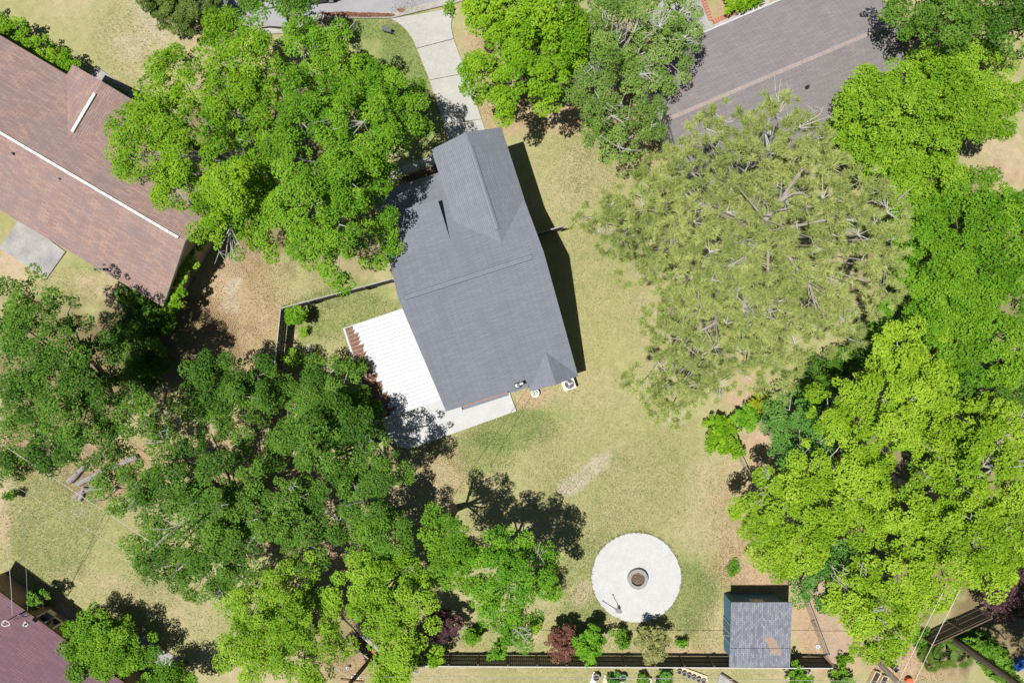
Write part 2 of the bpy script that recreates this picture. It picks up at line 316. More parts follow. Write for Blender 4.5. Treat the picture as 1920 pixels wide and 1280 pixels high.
# (px, py, rx, ry, angle, colour, strength) : what grows or lies there, plus shade painted below the crowns
ZONES = [
 (760, 110, 60, 110, 15, GREEN, 1.0), (660, 50, 80, 26, 0, GREEN, 1.0), (780, 230, 40, 90, 15, GREEN, 0.9),
 (700, 80, 60, 40, 0, GREEN, 0.7), (640, 580, 110, 50, -18, GREEN, 0.65), (590, 640, 40, 60, 0, GREEN, 0.35),
 (960, 800, 90, 40, -20, GREEN, 0.75), (900, 850, 60, 40, 0, GREEN, 0.5), (1000, 330, 60, 60, 0, GRASS, 0.6),
 (1090, 1090, 60, 90, 0, GREEN, 0.45), (1280, 1120, 60, 60, 0, GREEN, 0.5), (1180, 1010, 80, 30, 0, GREEN, 0.35),
 (1290, 1060, 24, 50, 0, GREEN, 0.6), (900, 1190, 160, 40, 0, GREEN, 0.35), (100, 960, 90, 130, 0, GREEN, 0.25), (230, 1040, 150, 60, 30, GREEN, 0.15),
 (1300, 1100, 30, 60, 10, GREEN, 0.4),
 (330, 80, 150, 110, 20, DRY, 0.8), (300, 30, 70, 60, 0, GREYD, 0.55), (210, 30, 60, 40, 20, GRASS, 0.5), (240, 90, 50, 30, 0, GREYD, 0.4), (380, 80, 40, 60, 0, SAND, 0.6),
 (450, 560, 90, 120, 10, LITTER, 0.95), (400, 530, 40, 60, 20, SAND, 0.6), (435, 540, 14, 26, 40, GREYD, 0.95), (430, 575, 22, 18, 0, GREYD, 0.7), (560, 520, 60, 30, 0, GRASS, 0.8),
 (480, 660, 50, 60, 0, LITTER, 0.6), (380, 640, 70, 110, 0, LITTER, 0.8), (300, 650, 150, 110, 0, CROWN_SHADE, 0.8),
 (530, 690, 22, 70, 5, SAND, 0.75), (545, 620, 14, 60, 5, SAND, 0.75), (580, 655, 12, 10, 0, GREYD, 0.7),
 (1095, 890, 52, 15, -42, GREYD, 0.8), (1065, 912, 22, 14, -30, GREYD, 0.75), (1130, 865, 24, 12, -50, GREYD, 0.7),
 (1270, 780, 26, 16, -20, GREYD, 0.7), (1265, 690, 60, 60, 0, DRY, 0.5), (1250, 560, 60, 140, 0, DRY, 0.8), (1210, 270, 90, 60, 20, SAND, 0.55), (1160, 250, 70, 30, 30, ROSE, 0.6), (1250, 290, 20, 70, 0, ROSE, 0.9),
 (1000, 745, 40, 22, -18, ROSE, 0.95), (1090, 730, 90, 40, 0, DRY, 0.5),
 (1380, 960, 60, 120, 5, ROSE, 0.75), (1440, 1060, 70, 60, 0, ROSE, 0.85), (1320, 980, 60, 70, 20, DRY, 0.75), (1360, 870, 60, 60, 0, DRY, 0.8), (1400, 1080, 60, 30, 0, ROSE, 0.9),
 (1340, 1190, 26, 60, 0, SAND, 0.4), (1320, 1225, 60, 14, 0, ROSE, 0.8), (1240, 1215, 60, 16, 0, ROSE, 0.6), (1090, 1110, 22, 26, 20, SAND, 0.8), (1000, 1180, 20, 34, 10, SAND, 0.85),
 (1380, 1060, 12, 16, 0, GREEN, 1.3), (1340, 1100, 14, 30, 0, GREEN, 0.4),
 (1400, 740, 50, 40, 0, ROSE, 0.95), (1410, 820, 30, 60, 20, ROSE, 0.95), (1440, 850, 40, 60, 0, ROSE, 0.9), (1540, 1180, 60, 100, -15, ROSE, 1.1), (1590, 1210, 60, 50, 0, ROSE, 1.0),
 (1720, 1250, 90, 50, 0, LITTER, 1.0), (1690, 1230, 50, 40, 0, ROSE, 0.9), (1800, 1220, 70, 30, 35, GREYD, 0.5), (1850, 1180, 110, 90, 0, CROWN_SHADE, 0.9), (1860, 1000, 160, 150, 0, CROWN_SHADE, 0.8), (1640, 950, 180, 200, 0, CROWN_SHADE, 0.75),
 (1870, 300, 70, 60, 0, SAND, 0.9), (1860, 330, 60, 30, 0, ROSE, 0.7), (1840, 300, 20, 20, 0, GRASS, 0.6), (1800, 520, 200, 200, 0, CROWN_SHADE, 0.7),
 (640, 1030, 60, 60, 0, ROSE, 1.1), (540, 950, 190, 110, 0, LITTER, 0.9), (430, 880, 200, 90, 0, LITTER, 0.8), (820, 880, 50, 60, 0, ROSE, 0.55), (790, 940, 60, 60, 0, GREYD, 0.4), (760, 1200, 60, 24, 0, LITTER, 0.55), (830, 1215, 70, 18, 0, ROSE, 0.5),
 (180, 890, 80, 50, 20, LITTER, 1.1), (220, 850, 80, 40, 0, LITTER, 1.0), (20, 850, 40, 60, 0, LITTER, 1.0), (90, 870, 40, 26, 30, SAND, 0.7), (0, 950, 26, 90, 0, SAND, 0.9), (220, 1100, 60, 26, 20, SAND, 0.5), (340, 1140, 70, 60, 0, DRY, 0.6), (150, 960, 20, 16, 0, GREYD, 0.4),
 (690, 1220, 50, 40, 30, LITTER, 1.1), (640, 1240, 60, 50, 0, LITTER, 1.1), (600, 1150, 150, 100, 0, CROWN_SHADE, 0.5), (480, 1250, 120, 60, 0, SAND, 0.5),
 (1000, 1265, 300, 20, 0, GRASS, 0.7), (850, 1260, 60, 20, 0, SAND, 0.5), (1480, 1265, 60, 20, 0, SAND, 0.5),
 (30, 500, 60, 50, 20, SAND, 1.0), (150, 520, 60, 26, 25, GRASS, 0.9), (160, 500, 40, 22, 25, GREEN, 0.45), (200, 540, 80, 26, 25, SAND, 0.7), (10, 420, 26, 30, 0, GRASS, 0.8), (120, 700, 180, 150, 0, CROWN_SHADE, 0.8),
 (885, 110, 22, 80, -15, DRY, 0.8), (880, 70, 14, 30, 0, SAND, 0.5), (960, 120, 110, 110, 0, LITTER, 0.8), (1170, 150, 110, 120, 0, LITTER, 0.9), (1000, 225, 120, 26, 0, LITTER, 0.6), (1070, 225, 60, 30, 0, ROSE, 0.5),
 (500, 300, 230, 190, 0, CROWN_SHADE, 0.75), (640, 480, 90, 60, 0, CROWN_SHADE, 0.4), (1400, 420, 150, 150, 0, CROWN_SHADE, 0.55), (1000, 550, 60, 100, 15, GRASS, 0.6),
 (1500, 40, 100, 60, 0, SAND, 0.8), (1360, 10, 40, 20, -20, LITTER, 0.9), (1700, 200, 150, 150, 0, CROWN_SHADE, 0.6),
]
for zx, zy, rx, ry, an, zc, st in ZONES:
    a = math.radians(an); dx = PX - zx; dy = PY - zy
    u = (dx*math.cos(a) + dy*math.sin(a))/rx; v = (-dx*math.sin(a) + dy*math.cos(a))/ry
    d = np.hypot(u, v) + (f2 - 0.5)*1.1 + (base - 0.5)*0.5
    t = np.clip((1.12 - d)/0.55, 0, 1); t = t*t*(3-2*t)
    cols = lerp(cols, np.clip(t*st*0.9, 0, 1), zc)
ZZ = (fnoise(PX, PY, 60, 21) - 0.5)*0.10
ny, nx = XX.shape; ids = np.arange(nx*ny).reshape(ny, nx)
GF = np.stack([ids[:-1, :-1], ids[:-1, 1:], ids[1:, 1:], ids[1:, :-1]], -1).reshape(-1, 4)
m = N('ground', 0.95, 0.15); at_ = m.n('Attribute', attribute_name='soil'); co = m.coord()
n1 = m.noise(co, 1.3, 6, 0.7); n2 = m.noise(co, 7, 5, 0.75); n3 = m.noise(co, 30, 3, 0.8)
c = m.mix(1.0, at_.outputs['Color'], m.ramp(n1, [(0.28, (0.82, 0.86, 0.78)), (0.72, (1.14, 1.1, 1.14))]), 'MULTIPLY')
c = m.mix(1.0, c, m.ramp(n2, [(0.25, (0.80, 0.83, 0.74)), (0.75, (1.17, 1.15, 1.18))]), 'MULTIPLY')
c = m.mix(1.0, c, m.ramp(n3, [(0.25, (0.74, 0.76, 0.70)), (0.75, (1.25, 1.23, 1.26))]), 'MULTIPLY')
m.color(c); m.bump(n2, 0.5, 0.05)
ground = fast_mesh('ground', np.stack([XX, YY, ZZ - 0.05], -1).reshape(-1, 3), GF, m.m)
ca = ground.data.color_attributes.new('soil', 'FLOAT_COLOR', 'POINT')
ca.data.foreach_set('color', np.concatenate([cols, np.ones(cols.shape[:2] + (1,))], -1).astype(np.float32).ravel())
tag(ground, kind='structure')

# ------------------------------------------------------------------ road, driveway, paths, slabs
def ground_slab(name, pts, mat, top, parent=None, t=0.2):
    return MB().slab([P(x, y, 0) + Vector((0, 0, top)) for x, y in pts], t).build(name, mat, parent)
EDGE = [(300,-8),(400,22),(452,47),(500,64),(545,62),(580,44),(615,33),(660,34),(735,34),(792,20),(850,7),(920,-14)]
rd = ground_slab('road', [(x, y-8) for x, y in EDGE] + [(980,-300),(200,-300),(240,-40)], M['asphalt'], 0.0); tag(rd, kind='structure')
kb = MB()
for (x0,y0),(x1,y1) in zip(EDGE[:-1], EDGE[1:]):
    for (ya, yb, za, zb) in ((-11,-3,0.012,0.02),(-3,1,0.02,0.10)):
        a,b,c_,d = P(x0,y0+ya),P(x1,y1+ya),P(x1,y1+yb),P(x0,y0+yb)
        kb.slab([a+Vector((0,0,za)), b+Vector((0,0,za)), c_+Vector((0,0,zb)), d+Vector((0,0,zb))], 0.25)
k = kb.build('kerb', M['gutter']); tag(k, kind='structure')
dr = tag(bpy.data.objects.new('driveway', None), kind='structure'); COL.objects.link(dr)
def curve_pts(a, ctrl, b, n=7):
    return [((1-t)**2*a[0]+2*t*(1-t)*ctrl[0]+t*t*b[0], (1-t)**2*a[1]+2*t*(1-t)*ctrl[1]+t*t*b[1]) for t in [i/n for i in range(n+1)]]
ground_slab('slab', curve_pts((733,36),(768,52),(781,91)) + [(850,73)] + curve_pts((848,62),(842,38),(855,15)), M['concrete'], 0.055, dr)
ground_slab('slab', [(781.6,92.2),(805.5,150.3),(874.5,137.2),(850.5,74.2)], M['concrete'], 0.05, dr)
ground_slab('slab', [(806,151.4),(832.5,233.3),(902.5,223.3),(875,138.3)], M['concrete'], 0.055, dr)
ground_slab('slab', [(833,234.4),(850,300),(922,280),(903,224.4)], M['concrete'], 0.05, dr)
pa = tag(bpy.data.objects.new('front_path', None), kind='structure'); COL.objects.link(pa)
ground_slab('slab', [(786,299),(842,282),(846,298),(790,315)], M['concrete'], 0.05, pa)
ground_slab('slab', [(752,311),(784,300),(788,316),(757,328)], M['concrete'], 0.045, pa)
ground_slab('slab', [(726,330),(750,312),(755,328),(736,348)], M['concrete'], 0.05, pa)
tag(ground_slab('flower_bed', [(756,332),(845,300),(850,330),(762,362)], M['mulch'], 0.03), kind='structure')
# slab beside the brown-roofed house, its front path, and slab by the maroon-roofed house
tag(ground_slab('concrete_pad', [(34,414),(40,410),(123,472),(88,522),(0,466)], M['concrete_old'], 0.06), kind='structure')
tag(ground_slab('side_path', [(176,128),(186,128),(276,190),(262,214),(165,150)], M['concrete_old'], 0.05), kind='structure')
tag(ground_slab('yard_slab', [(252,1196),(262,1190),(340,1236),(300,1275),(240,1225)], M['concrete_old'], 0.05), kind='structure')
tag(ground_slab('patio_strip', [(112,1128),(150,1158),(128,1184),(96,1150)], M['concrete_old'], 0.04), kind='structure')
tag(ground_slab('neighbour_drive', [(1255,-30),(1312,-30),(1338,55),(1240,110),(1215,40)], M['concrete_old'], 0.04), kind='structure')
tag(ground_slab('neighbour_path', [(1340,42),(1412,10),(1430,-4),(1450,-4),(1430,22),(1336,62)], M['gutter'], 0.05), kind='structure')
be = root('brick_edging', P(1320, 20), 'red brick border round the planting bed beside the concrete drive', 'brick edging')
i = 0
for (a, b) in (((1314,-12),(1333,40)), ((1337,42),(1400,14))):
    L = math.hypot(b[0]-a[0], b[1]-a[1]); n = int(L/5.2)
    for q in range(n):
        t = (q+0.5)/n; p = P(a[0]+(b[0]-a[0])*t, a[1]+(b[1]-a[1])*t)
        o = MB().box((p.x, p.y, 0.05), (0.19, 0.36, 0.14 + 0.02*R.random()), -math.atan2(b[1]-a[1], b[0]-a[0])).build('brick', M['red_brick']); at(o, be)
# sandy strip behind the wire fence
tag(ground_slab('earth_path', [(1515,1075),(1530,1068),(1600,1180),(1612,1228),(1556,1232),(1532,1160)], M['sand'], 0.02, t=0.1), kind='structure')

# ------------------------------------------------------------------ roofs and houses
def uv_plane(o, s_dir):
    me = o.data; uv = me.uv_layers.new(name='UVMap'); s = Vector(s_dir).normalized()
    for p in me.polygons:
        n = p.normal; t = n.cross(s)
        if t.length < 1e-4: t = Vector((0,0,1))
        t.normalize()
        for li in p.loop_indices:
            v = me.vertices[me.loops[li].vertex_index].co; uv.data[li].uv = (v.dot(s), v.dot(t))

class House:
    """local frame: x along the main ridge, y towards the street, z up"""
    def __init__(s, name, origin, ang, label, cat='house'):
        s.r = root(name, (origin[0], origin[1], 0), label, cat, rz=ang)
    def plane(s, pts, mat, name='roof_plane', t=0.14, sdir=(1,0,0)):
        o = MB().slab(pts, t).build(name, mat, s.r); uv_plane(o, sdir); return o
    def put(s, mb, name, mat, parent=None): return mb.build(name, mat, parent or s.r)

# --- the grey house
G = ((1011.8-960)/24, (640-496.7)/24); A = math.atan(0.321)
hs = House('grey_house', G, A, 'house with blue-grey shingle roof, tall front wing and white patio cover at its side')
XL, YF, RH, PT = -10.3, 8.45, 7.3, 0.5
zm = lambda y: RH - PT*abs(y)
hs.plane([(XL,0,RH),(XL+0.22,-YF,zm(YF)),(-3.38,-YF,zm(YF)),(-1.8,-6.5,zm(6.5)),(0,-8.86,zm(8.86)),(0,0,RH)], M['roof_grey'])
hs.plane([(0,0,RH),(0,4.3,zm(4.3)),(-2.5,1.66,zm(1.66)),(-5.18,4.3,zm(4.3)),(-5.18,YF,zm(YF)),(XL,YF,zm(YF)),(XL,0,RH)], M['roof_grey'])
# front wing
WY, WR, WE = 9.6, 6.47, 5.15
hs.plane([(-2.5,1.66,WR),(-2.5,WY,WR),(-5.18,WY,WE),(-5.18,4.3,WE)], M['roof_grey'], sdir=(0,1,0))
hs.plane([(-2.5,1.66,WR),(0.02,4.3,WE),(0.02,WY,WE),(-2.5,WY,WR)], M['roof_grey'], sdir=(0,1,0))
# shed dormer: low-pitched plane rising out of the front slope
hs.plane([(XL+0.02,3.0,zm(3.0)+0.012),(-5.82,3.0,zm(3.0)+0.012),(-5.82,6.2,5.02),(XL+0.02,6.2,5.02)], M['roof_grey'], 'dormer_roof')
hs.put(MB().add([(-5.9,3.05,zm(3.05)-.05),(-5.9,6.0,4.95),(-5.9,6.0,zm(6.0)-.1),(XL+.2,3.05,zm(3.05)-.05),(XL+.2,6.0,4.95),(XL+.2,6.0,zm(6.0)-.1)],
     [(0,2,1),(3,4,5),(1,2,5,4),(0,1,4,3),(0,3,5,2)]), 'dormer_wall', M['siding'])
# rear gable
hs.plane([(-1.8,-6.5,4.06),(-3.38,-8.45,3.072),(-3.72,-8.45,2.86),(-3.72,-8.95,2.86),(-1.8,-8.95,4.06)], M['roof_grey'], sdir=(0,1,0))
hs.plane([(-1.8,-6.5,4.062),(-1.8,-8.95,4.062),(0.0,-8.95,2.87),(0.0,-8.86,2.87)], M['roof_grey'], sdir=(0,1,0))
# walls
hs.put(MB().add([(XL+.35,-7.7,0),(-.3,-7.7,0),(-.3,7.7,0),(XL+.35,7.7,0),(XL+.35,-7.7,zm(7.7)-.16),(-.3,-7.7,zm(7.7)-.16),(-.3,7.7,zm(7.7)-.16),(XL+.35,7.7,zm(7.7)-.16),(XL+.35,0,RH-.17),(-.3,0,RH-.17)],
     [(0,1,5,4),(1,2,6,9,5),(2,3,7,6),(3,0,4,8,7),(4,5,9,8),(6,7,8,9)]), 'wall', M['siding'])
hs.put(MB().add([(-4.9,2.5,0),(-.28,2.5,0),(-.28,9.3,0),(-4.9,9.3,0),(-4.9,2.5,WE-.16),(-.28,2.5,WE-.16),(-.28,9.3,WE-.16),(-4.9,9.3,WE-.16),(-2.5,9.3,WR-.17),(-2.5,2.5,WR-.17)],
     [(0,1,5,4),(1,2,6,5),(2,3,7,8,6),(3,0,4,7),(4,5,9),(4,9,8,7),(5,6,8,9)]), 'wing_wall', M['siding'])
hs.put(MB().box((-1.86,-8.4,1.35),(3.1,0.75,2.7)), 'rear_bay', M['siding'])
gd = hs.put(MB().box((-2.5,9.32,1.1),(3.6,.06,2.2)), 'garage_door', M['white'])
for q in range(4): hs.put(MB().box((-2.5,9.36,.3+.54*q),(3.5,.03,.46)), 'panel', M['white'], gd)
for x0 in (-9.2,-7.2):
    wn = hs.put(MB().box((x0+.6,8.12,1.6),(1.0,.06,1.2)), 'window', M['white']); hs.put(MB().box((x0+.6,8.16,1.6),(.84,.03,1.04)), 'pane', M['glass'], wn)
for y0 in (-5.0,-1.0,4.5):
    wn = hs.put(MB().box((-.27,y0,1.6),(.06,1.0,1.2)), 'window', M['white']); hs.put(MB().box((-.235,y0,1.6),(.03,.84,1.04)), 'pane', M['glass'], wn)
# ridge vents: raised strips over a darker strip that paints shaded edges on each side of the ridge
for sgn in (1,-1):
    for wd_, up_, mt_, nm_ in ((.18,.016,M['vent_edge_shade'],'vent_edge_shade'),(.15,.06,M['roof_cap'],'ridge_vent')):
        y1 = wd_*sgn; g = 0.02 if nm_ == 'vent_edge_shade' else 0
        hs.put(MB().slab([(-9.85-g,0.0,RH+up_),(-.85+g,0.0,RH+up_),(-.85+g,y1,RH+up_-wd_*PT),(-9.85-g,y1,RH+up_-wd_*PT)], .03), nm_, mt_)
        hs.put(MB().slab([(-2.5,2.6-g,WR+up_),(-2.5,8.6+g,WR+up_),(-2.5+wd_*sgn,8.6+g,WR+up_-wd_*.5),(-2.5+wd_*sgn,2.6-g,WR+up_-wd_*.5)], .03), nm_, mt_)
# low eave strip with a rusty drip edge over the patio door
hs.plane([(-8.9,-8.30,2.96),(-8.9,-8.74,2.80),(-5.3,-8.74,2.80),(-5.3,-8.30,2.96)], M['roof_grey'], 'porch_roof', .06)
hs.put(MB().bar((-8.9,-8.48,3.09),(-5.35,-8.48,3.09),.07,.05).bar((-8.9,-8.48,3.06),(-8.9,-8.72,2.86),.05,.05), 'drip_edge', M['rust'])
hs.put(MB().slab([(-5.2,-8.46,3.04),(-3.72,-8.46,3.0),(-3.72,-8.62,2.93),(-5.2,-8.62,2.96)], .06), 'flashing', M['roof_cap'])
def vent(px, py, h0, parent_house):
    p = P(px, py, h0); r = hs.r
    mb = MB().disc(p + Vector((0,0,-.15)), .19, 0, .06, 12, .15); o = mb.build('vent_pipe', M['grey_metal']); at(o, r)
    q = MB().disc(p, .06, -.1, .28, 10).build('pipe', M['metal']); q.parent = o
    MB().disc(p, .045, .281, .29, 8).build('pipe_mouth', M['dark_metal']).parent = o
for vx, vy, vh in ((965,569,5.45),(978,627,4.3)): vent(vx, vy, vh, hs)
tv = root('roof_turbine_vent', P(970,722,3.25), 'bright metal flue cap with dark cowl standing on the grey roof edge', 'roof vent')
p = P(970,722,3.25)
at(MB().disc(p,.26,-.3,.02,16,.22).disc(p,.13,.0,.45,12).build('flue_pipe', M['metal']), tv)
at(MB().ring(p,.17,.26,.02,.06,16).ring(p,.16,.22,.30,.36,16).build('flue_band', M['dark_metal']), tv)
at(MB().tube([p+Vector((0,0,.4)),p+Vector((.22,.12,.5)),p+Vector((.42,.22,.5))],[.12,.13,.14],10).build('cowl', M['metal']), tv)
at(MB().tube([p+Vector((.40,.21,.5)),p+Vector((.435,.228,.5))],[.145,.145],12).build('cowl_mouth', M['dark_metal']), tv)

# --- white aluminium patio cover on the left side of the grey house
pc = root('patio_cover', (G[0], G[1], 0), 'white ribbed aluminium patio cover with gutter, brown litter at its low end', 'patio cover', rz=A)
X0, X1, Y0, NP = -15.45, -10.1, -0.28, 24; PW = 7.25/NP
zc = lambda x: 2.42 + (x - X0)*0.085
pan0 = rib0 = None
for q in range(NP):
    y = Y0 - PW*(q+0.5)
    if pan0 is None:
        pan0 = MB().slab([(X0,-PW/2+.010,zc(X0)),(X1,-PW/2+.010,zc(X1)),(X1,PW/2,zc(X1)),(X0,PW/2,zc(X0))], .02).build('roof_pan', M['alu'], pc); pan = pan0
        rib0 = MB().slab([(X0,PW/2-.016,zc(X0)+.05),(X1,PW/2-.016,zc(X1)+.05),(X1,PW/2-.004,zc(X1)+.05),(X0,PW/2-.004,zc(X0)+.05)], .048).build('rib', M['alu'], pan); rib = rib0
    else:
        pan = pan0.copy(); COL.objects.link(pan); rib = rib0.copy(); COL.objects.link(rib); rib.parent = pan
    pan.location = (0, y, 0)
MB().box((X0-.07,Y0-3.62,2.38),(.13,7.3,.13)).build('gutter', M['alu'], pc)
MB().bar((X0,Y0+.02,zc(X0)),(X1,Y0+.02,zc(X1)),.05,.13).build('edge_trim', M['alu'], pc)
MB().bar((X0,Y0-7.28,zc(X0)),(X1,Y0-7.28,zc(X1)),.05,.13).build('edge_trim', M['alu'], pc)
for yy in (-.6,-3.9,-7.2):
    MB().box((X0+.15,yy,1.15),(.09,.09,2.34)).build('post', M['alu'], pc)
lit = MB()
for q in range(NP):
    y = Y0 - PW*(q+0.5); t = q/(NP-1); ln = 0.75 + 0.75*t + R.uniform(-.12,.12)
    if q > 13: ln += R.uniform(.0,.5)
    if q > 19: ln = R.uniform(1.2,2.6)
    e0, e1 = ln + R.uniform(-.05,.12), ln - R.uniform(.05,.25)
    n = 6; vs = []; zt = lambda x: zc(x)+.022
    lit.slab([(X0+.02,y-PW/2+.004,zt(X0)),(X0+e1,y-PW/2+.004,zt(X0+e1)-.018),(X0+(e0+e1)/2,y,zt(X0+ln)-.004),(X0+e0,y+PW/2-.02,zt(X0+e0)-.012),(X0+.02,y+PW/2-.02,zt(X0))], .015)
lo = lit.build('leaf_litter', M['litter_roof'])
lo.location = (G[0], G[1], 0); lo.rotation_euler = (0,0,A); tag(lo, 'brown leaf and needle litter lying in the pans of the patio cover', 'leaf litter', kind='stuff')
# patio slab with rounded corner
arc = curve_pts((719,786),(722,836),(768,841), 10)
tag(ground_slab('patio_slab', [(676,640),(752,610),(850,600),(880,745),(953,728),(957,740),(968,770)] + arc[::-1], M['concrete_white'], 0.09), kind='structure')

# --- brown-roofed house, left
def place(dv, nv, d, n): return ((dv[0]*d + nv[0]*n)/24, -(dv[1]*d + nv[1]*n)/24)
a = math.radians(30.5); dv = (math.cos(a), math.sin(a)); nv = (math.sin(a), -math.cos(a))  # d along ridge to lower right, n up-right
o2 = place(dv, nv, -566, -136)
h2 = House('brown_house', o2, -a, 'long low house with brown shingle roof and white ridge vent, climber on its gable wall')
LB = -24.0; E = 2.7; RB = 4.85; YN, YS = 5.95, -5.25
zb = lambda y: RB - (RB-E)*(y/YN if y > 0 else y/YS)
# local x: towards the gable end (0 at rake), y: up-right (street side)
h2.plane([(LB,0,RB),(LB,YS,E),(0,YS,E),(0,0,RB)], M['roof_brown'])
cx = -11.35; hw = 3.55; cr = 4.15; yv = (RB-cr)/(RB-E)*YN; ye = YN
h2.plane([(LB,0,RB),(0,0,RB),(0,YN,E),(cx+hw,YN,E),(cx,yv,cr),(cx-hw,YN,E),(LB,YN,E)], M['roof_brown'])
h2.plane([(cx,yv,cr+.004),(cx,YN+.85,cr),(cx-hw,YN+.85,E),(cx-hw,YN-.02,E+.004)], M['roof_brown'], sdir=(0,1,0))
h2.plane([(cx,yv,cr+.004),(cx+hw,YN-.02,E+.004),(cx+hw,YN+.85,E),(cx,YN+.85,cr)], M['roof_brown'], sdir=(0,1,0))
h2.put(MB().add([(LB+.4,YS+.4,0),(-.35,YS+.4,0),(-.35,YN-.4,0),(LB+.4,YN-.4,0),(LB+.4,YS+.4,zb(YS+.4)-.16),(-.35,YS+.4,zb(YS+.4)-.16),(-.35,YN-.4,zb(YN-.4)-.16),(LB+.4,YN-.4,zb(YN-.4)-.16),(LB+.4,0,RB-.17),(-.35,0,RB-.17)],
     [(0,1,5,4),(1,2,6,9,5),(2,3,7,6),(3,0,4,8,7),(4,5,9,8),(6,7,8,9)]), 'wall', M['tan_wall'])
h2.put(MB().add([(cx-hw+.3,YN-.6,0),(cx+hw-.3,YN-.6,0),(cx+hw-.3,YN+.5,0),(cx-hw+.3,YN+.5,0),(cx-hw+.3,YN-.6,E),(cx+hw-.3,YN-.6,E),(cx+hw-.3,YN+.5,E),(cx-hw+.3,YN+.5,E),(cx,YN+.5,cr-.2)],
     [(0,1,5,4),(1,2,6,5),(2,3,7,8,6),(3,0,4,7),(4,5,6,8,7)]), 'wing_wall', M['tan_wall'])
h2.put(MB().bar((LB,0,RB+.05),(-.55,0,RB+.05),.17,.10), 'ridge_vent', M['white'])
h2.put(MB().bar((cx,yv+.65,cr+.04),(cx,YN-.15,cr+.04),.20,.10), 'ridge_vent', M['white'])
h2.put(MB().bar((-.02,YS,E-.10),(-.02,0,RB-.10),.05,.24), 'barge_board', M['grey_metal']); h2.put(MB().bar((-.02,YN,E-.10),(-.02,0,RB-.10),.05,.24), 'barge_board', M['grey_metal'])
wn = h2.put(MB().box((-.33,1.25,1.45),(.07,1.25,1.15)), 'window', M['white']); h2.put(MB().box((-.29,1.25,1.45),(.03,1.05,.95)), 'pane', M['glass'], wn)
for vx, vy in ((26,288),(114,336)):
    p = P(vx, vy, 4.5); o = MB().disc(p,.16,-.3,.0,12,.12).disc(p,.07,0,.2,10).build('vent_pipe', M['dark_metal']); at(o, h2.r)
an = root('eave_antenna', P(190,505,2.75), 'small dark antenna bar on white legs at the eave of the brown roof', 'antenna')
p = P(190,506,2.9)
at(MB().bar(p+Vector((-.33,.05,.25)),p+Vector((.33,.05,.25)),.09,.09).box(p+Vector((.33,.02,.25)),(.16,.2,.12)).box(p+Vector((-.33,.02,.25)),(.12,.18,.12)).build('cross_bar', M['dark_metal']), an)
at(MB().tube([p+Vector((-.33,.05,.25)),p+Vector((-.36,-.15,-.5))],.03,6).build('leg', M['white']), an)
at(MB().tube([p+Vector((.3,.05,.25)),p+Vector((.3,-.1,-.3))],.03,6).build('leg', M['grey_metal']), an)
at(MB().bar(p+Vector((.12,.36,.0)),p+Vector((.30,.40,.02)),.14,.08).build('amplifier_box', M['dark_metal']), an)

# --- taupe-roofed house, upper right
a = math.radians(23.0); dv = (math.cos(a), -math.sin(a)); nv = (-math.sin(a), -math.cos(a))
o3 = place(dv, nv, 393, 244.5)
h3 = House('taupe_house', o3, a, 'house with mauve-grey shingle roof and pink ridge cap beside the tall pine')
LT = 17.8; YT = 5.3
h3.plane([(0,0,RB),(0,-YT,E),(LT,-YT,E),(LT,0,RB)], M['roof_taupe']); h3.plane([(0,0,RB),(LT,0,RB),(LT,YT,E),(0,YT,E)], M['roof_taupe'])
zt3 = lambda y: RB-(RB-E)*abs(y)/YT
h3.put(MB().add([(.35,-YT+.4,0),(LT-.35,-YT+.4,0),(LT-.35,YT-.4,0),(.35,YT-.4,0),(.35,-YT+.4,zt3(YT-.4)-.16),(LT-.35,-YT+.4,zt3(YT-.4)-.16),(LT-.35,YT-.4,zt3(YT-.4)-.16),(.35,YT-.4,zt3(YT-.4)-.16),(.35,0,RB-.17),(LT-.35,0,RB-.17)],
     [(0,1,5,4),(1,2,6,9,5),(2,3,7,6),(3,0,4,8,7),(4,5,9,8),(6,7,8,9)]), 'wall', M['siding'])
for sg in (1,-1):
    for q in range(60):
        x = q*LT/60
        h3.put(MB().slab([(x,0,RB+.03),(x+LT/60-.01,0,RB+.03),(x+LT/60-.01,.15*sg,RB+.03-.06),(x,.15*sg,RB+.03-.06)], .03), 'cap_shingle', M['cap_taupe'])
h3.put(MB().bar((0,YT+.05,E-.05),(LT,YT+.05,E-.05),.09,.10), 'gutter', M['alu'])
h3.put(MB().bar((-.02,0,RB-.1),(-.02,-YT,E-.1),.05,.24), 'barge_board', M['grey_metal']); h3.put(MB().bar((-.02,0,RB-.1),(-.02,YT,E-.1),.05,.24), 'barge_board', M['grey_metal'])
p = P(1514,163,4.3); at(MB().disc(p,.16,-.3,.0,12,.12).disc(p,.07,0,.25,10).build('vent_pipe', M['dark_metal']), h3.r)
sd = root('roof_dish', P(1433,251,4.1), 'small pale dish antenna on the mauve-grey roof among pine needles', 'dish antenna')
p = P(1433,251,4.1)
at(MB().disc(p+Vector((0,0,.35)),.10,0,.10,16,.34).build('dish', M['white']), sd); at(MB().tube([p+Vector((0,0,-.35)),p+Vector((0,0,.36))],.03,6).build('mast', M['grey_metal']), sd)

# --- maroon-roofed house, lower left
a = math.radians(36.0)
e0 = P(0,1112,2.7); o4 = (e0.x, e0.y)
h4 = House('maroon_house', o4, -a, 'brick house with maroon shingle roof and service mast beside the open lawn')
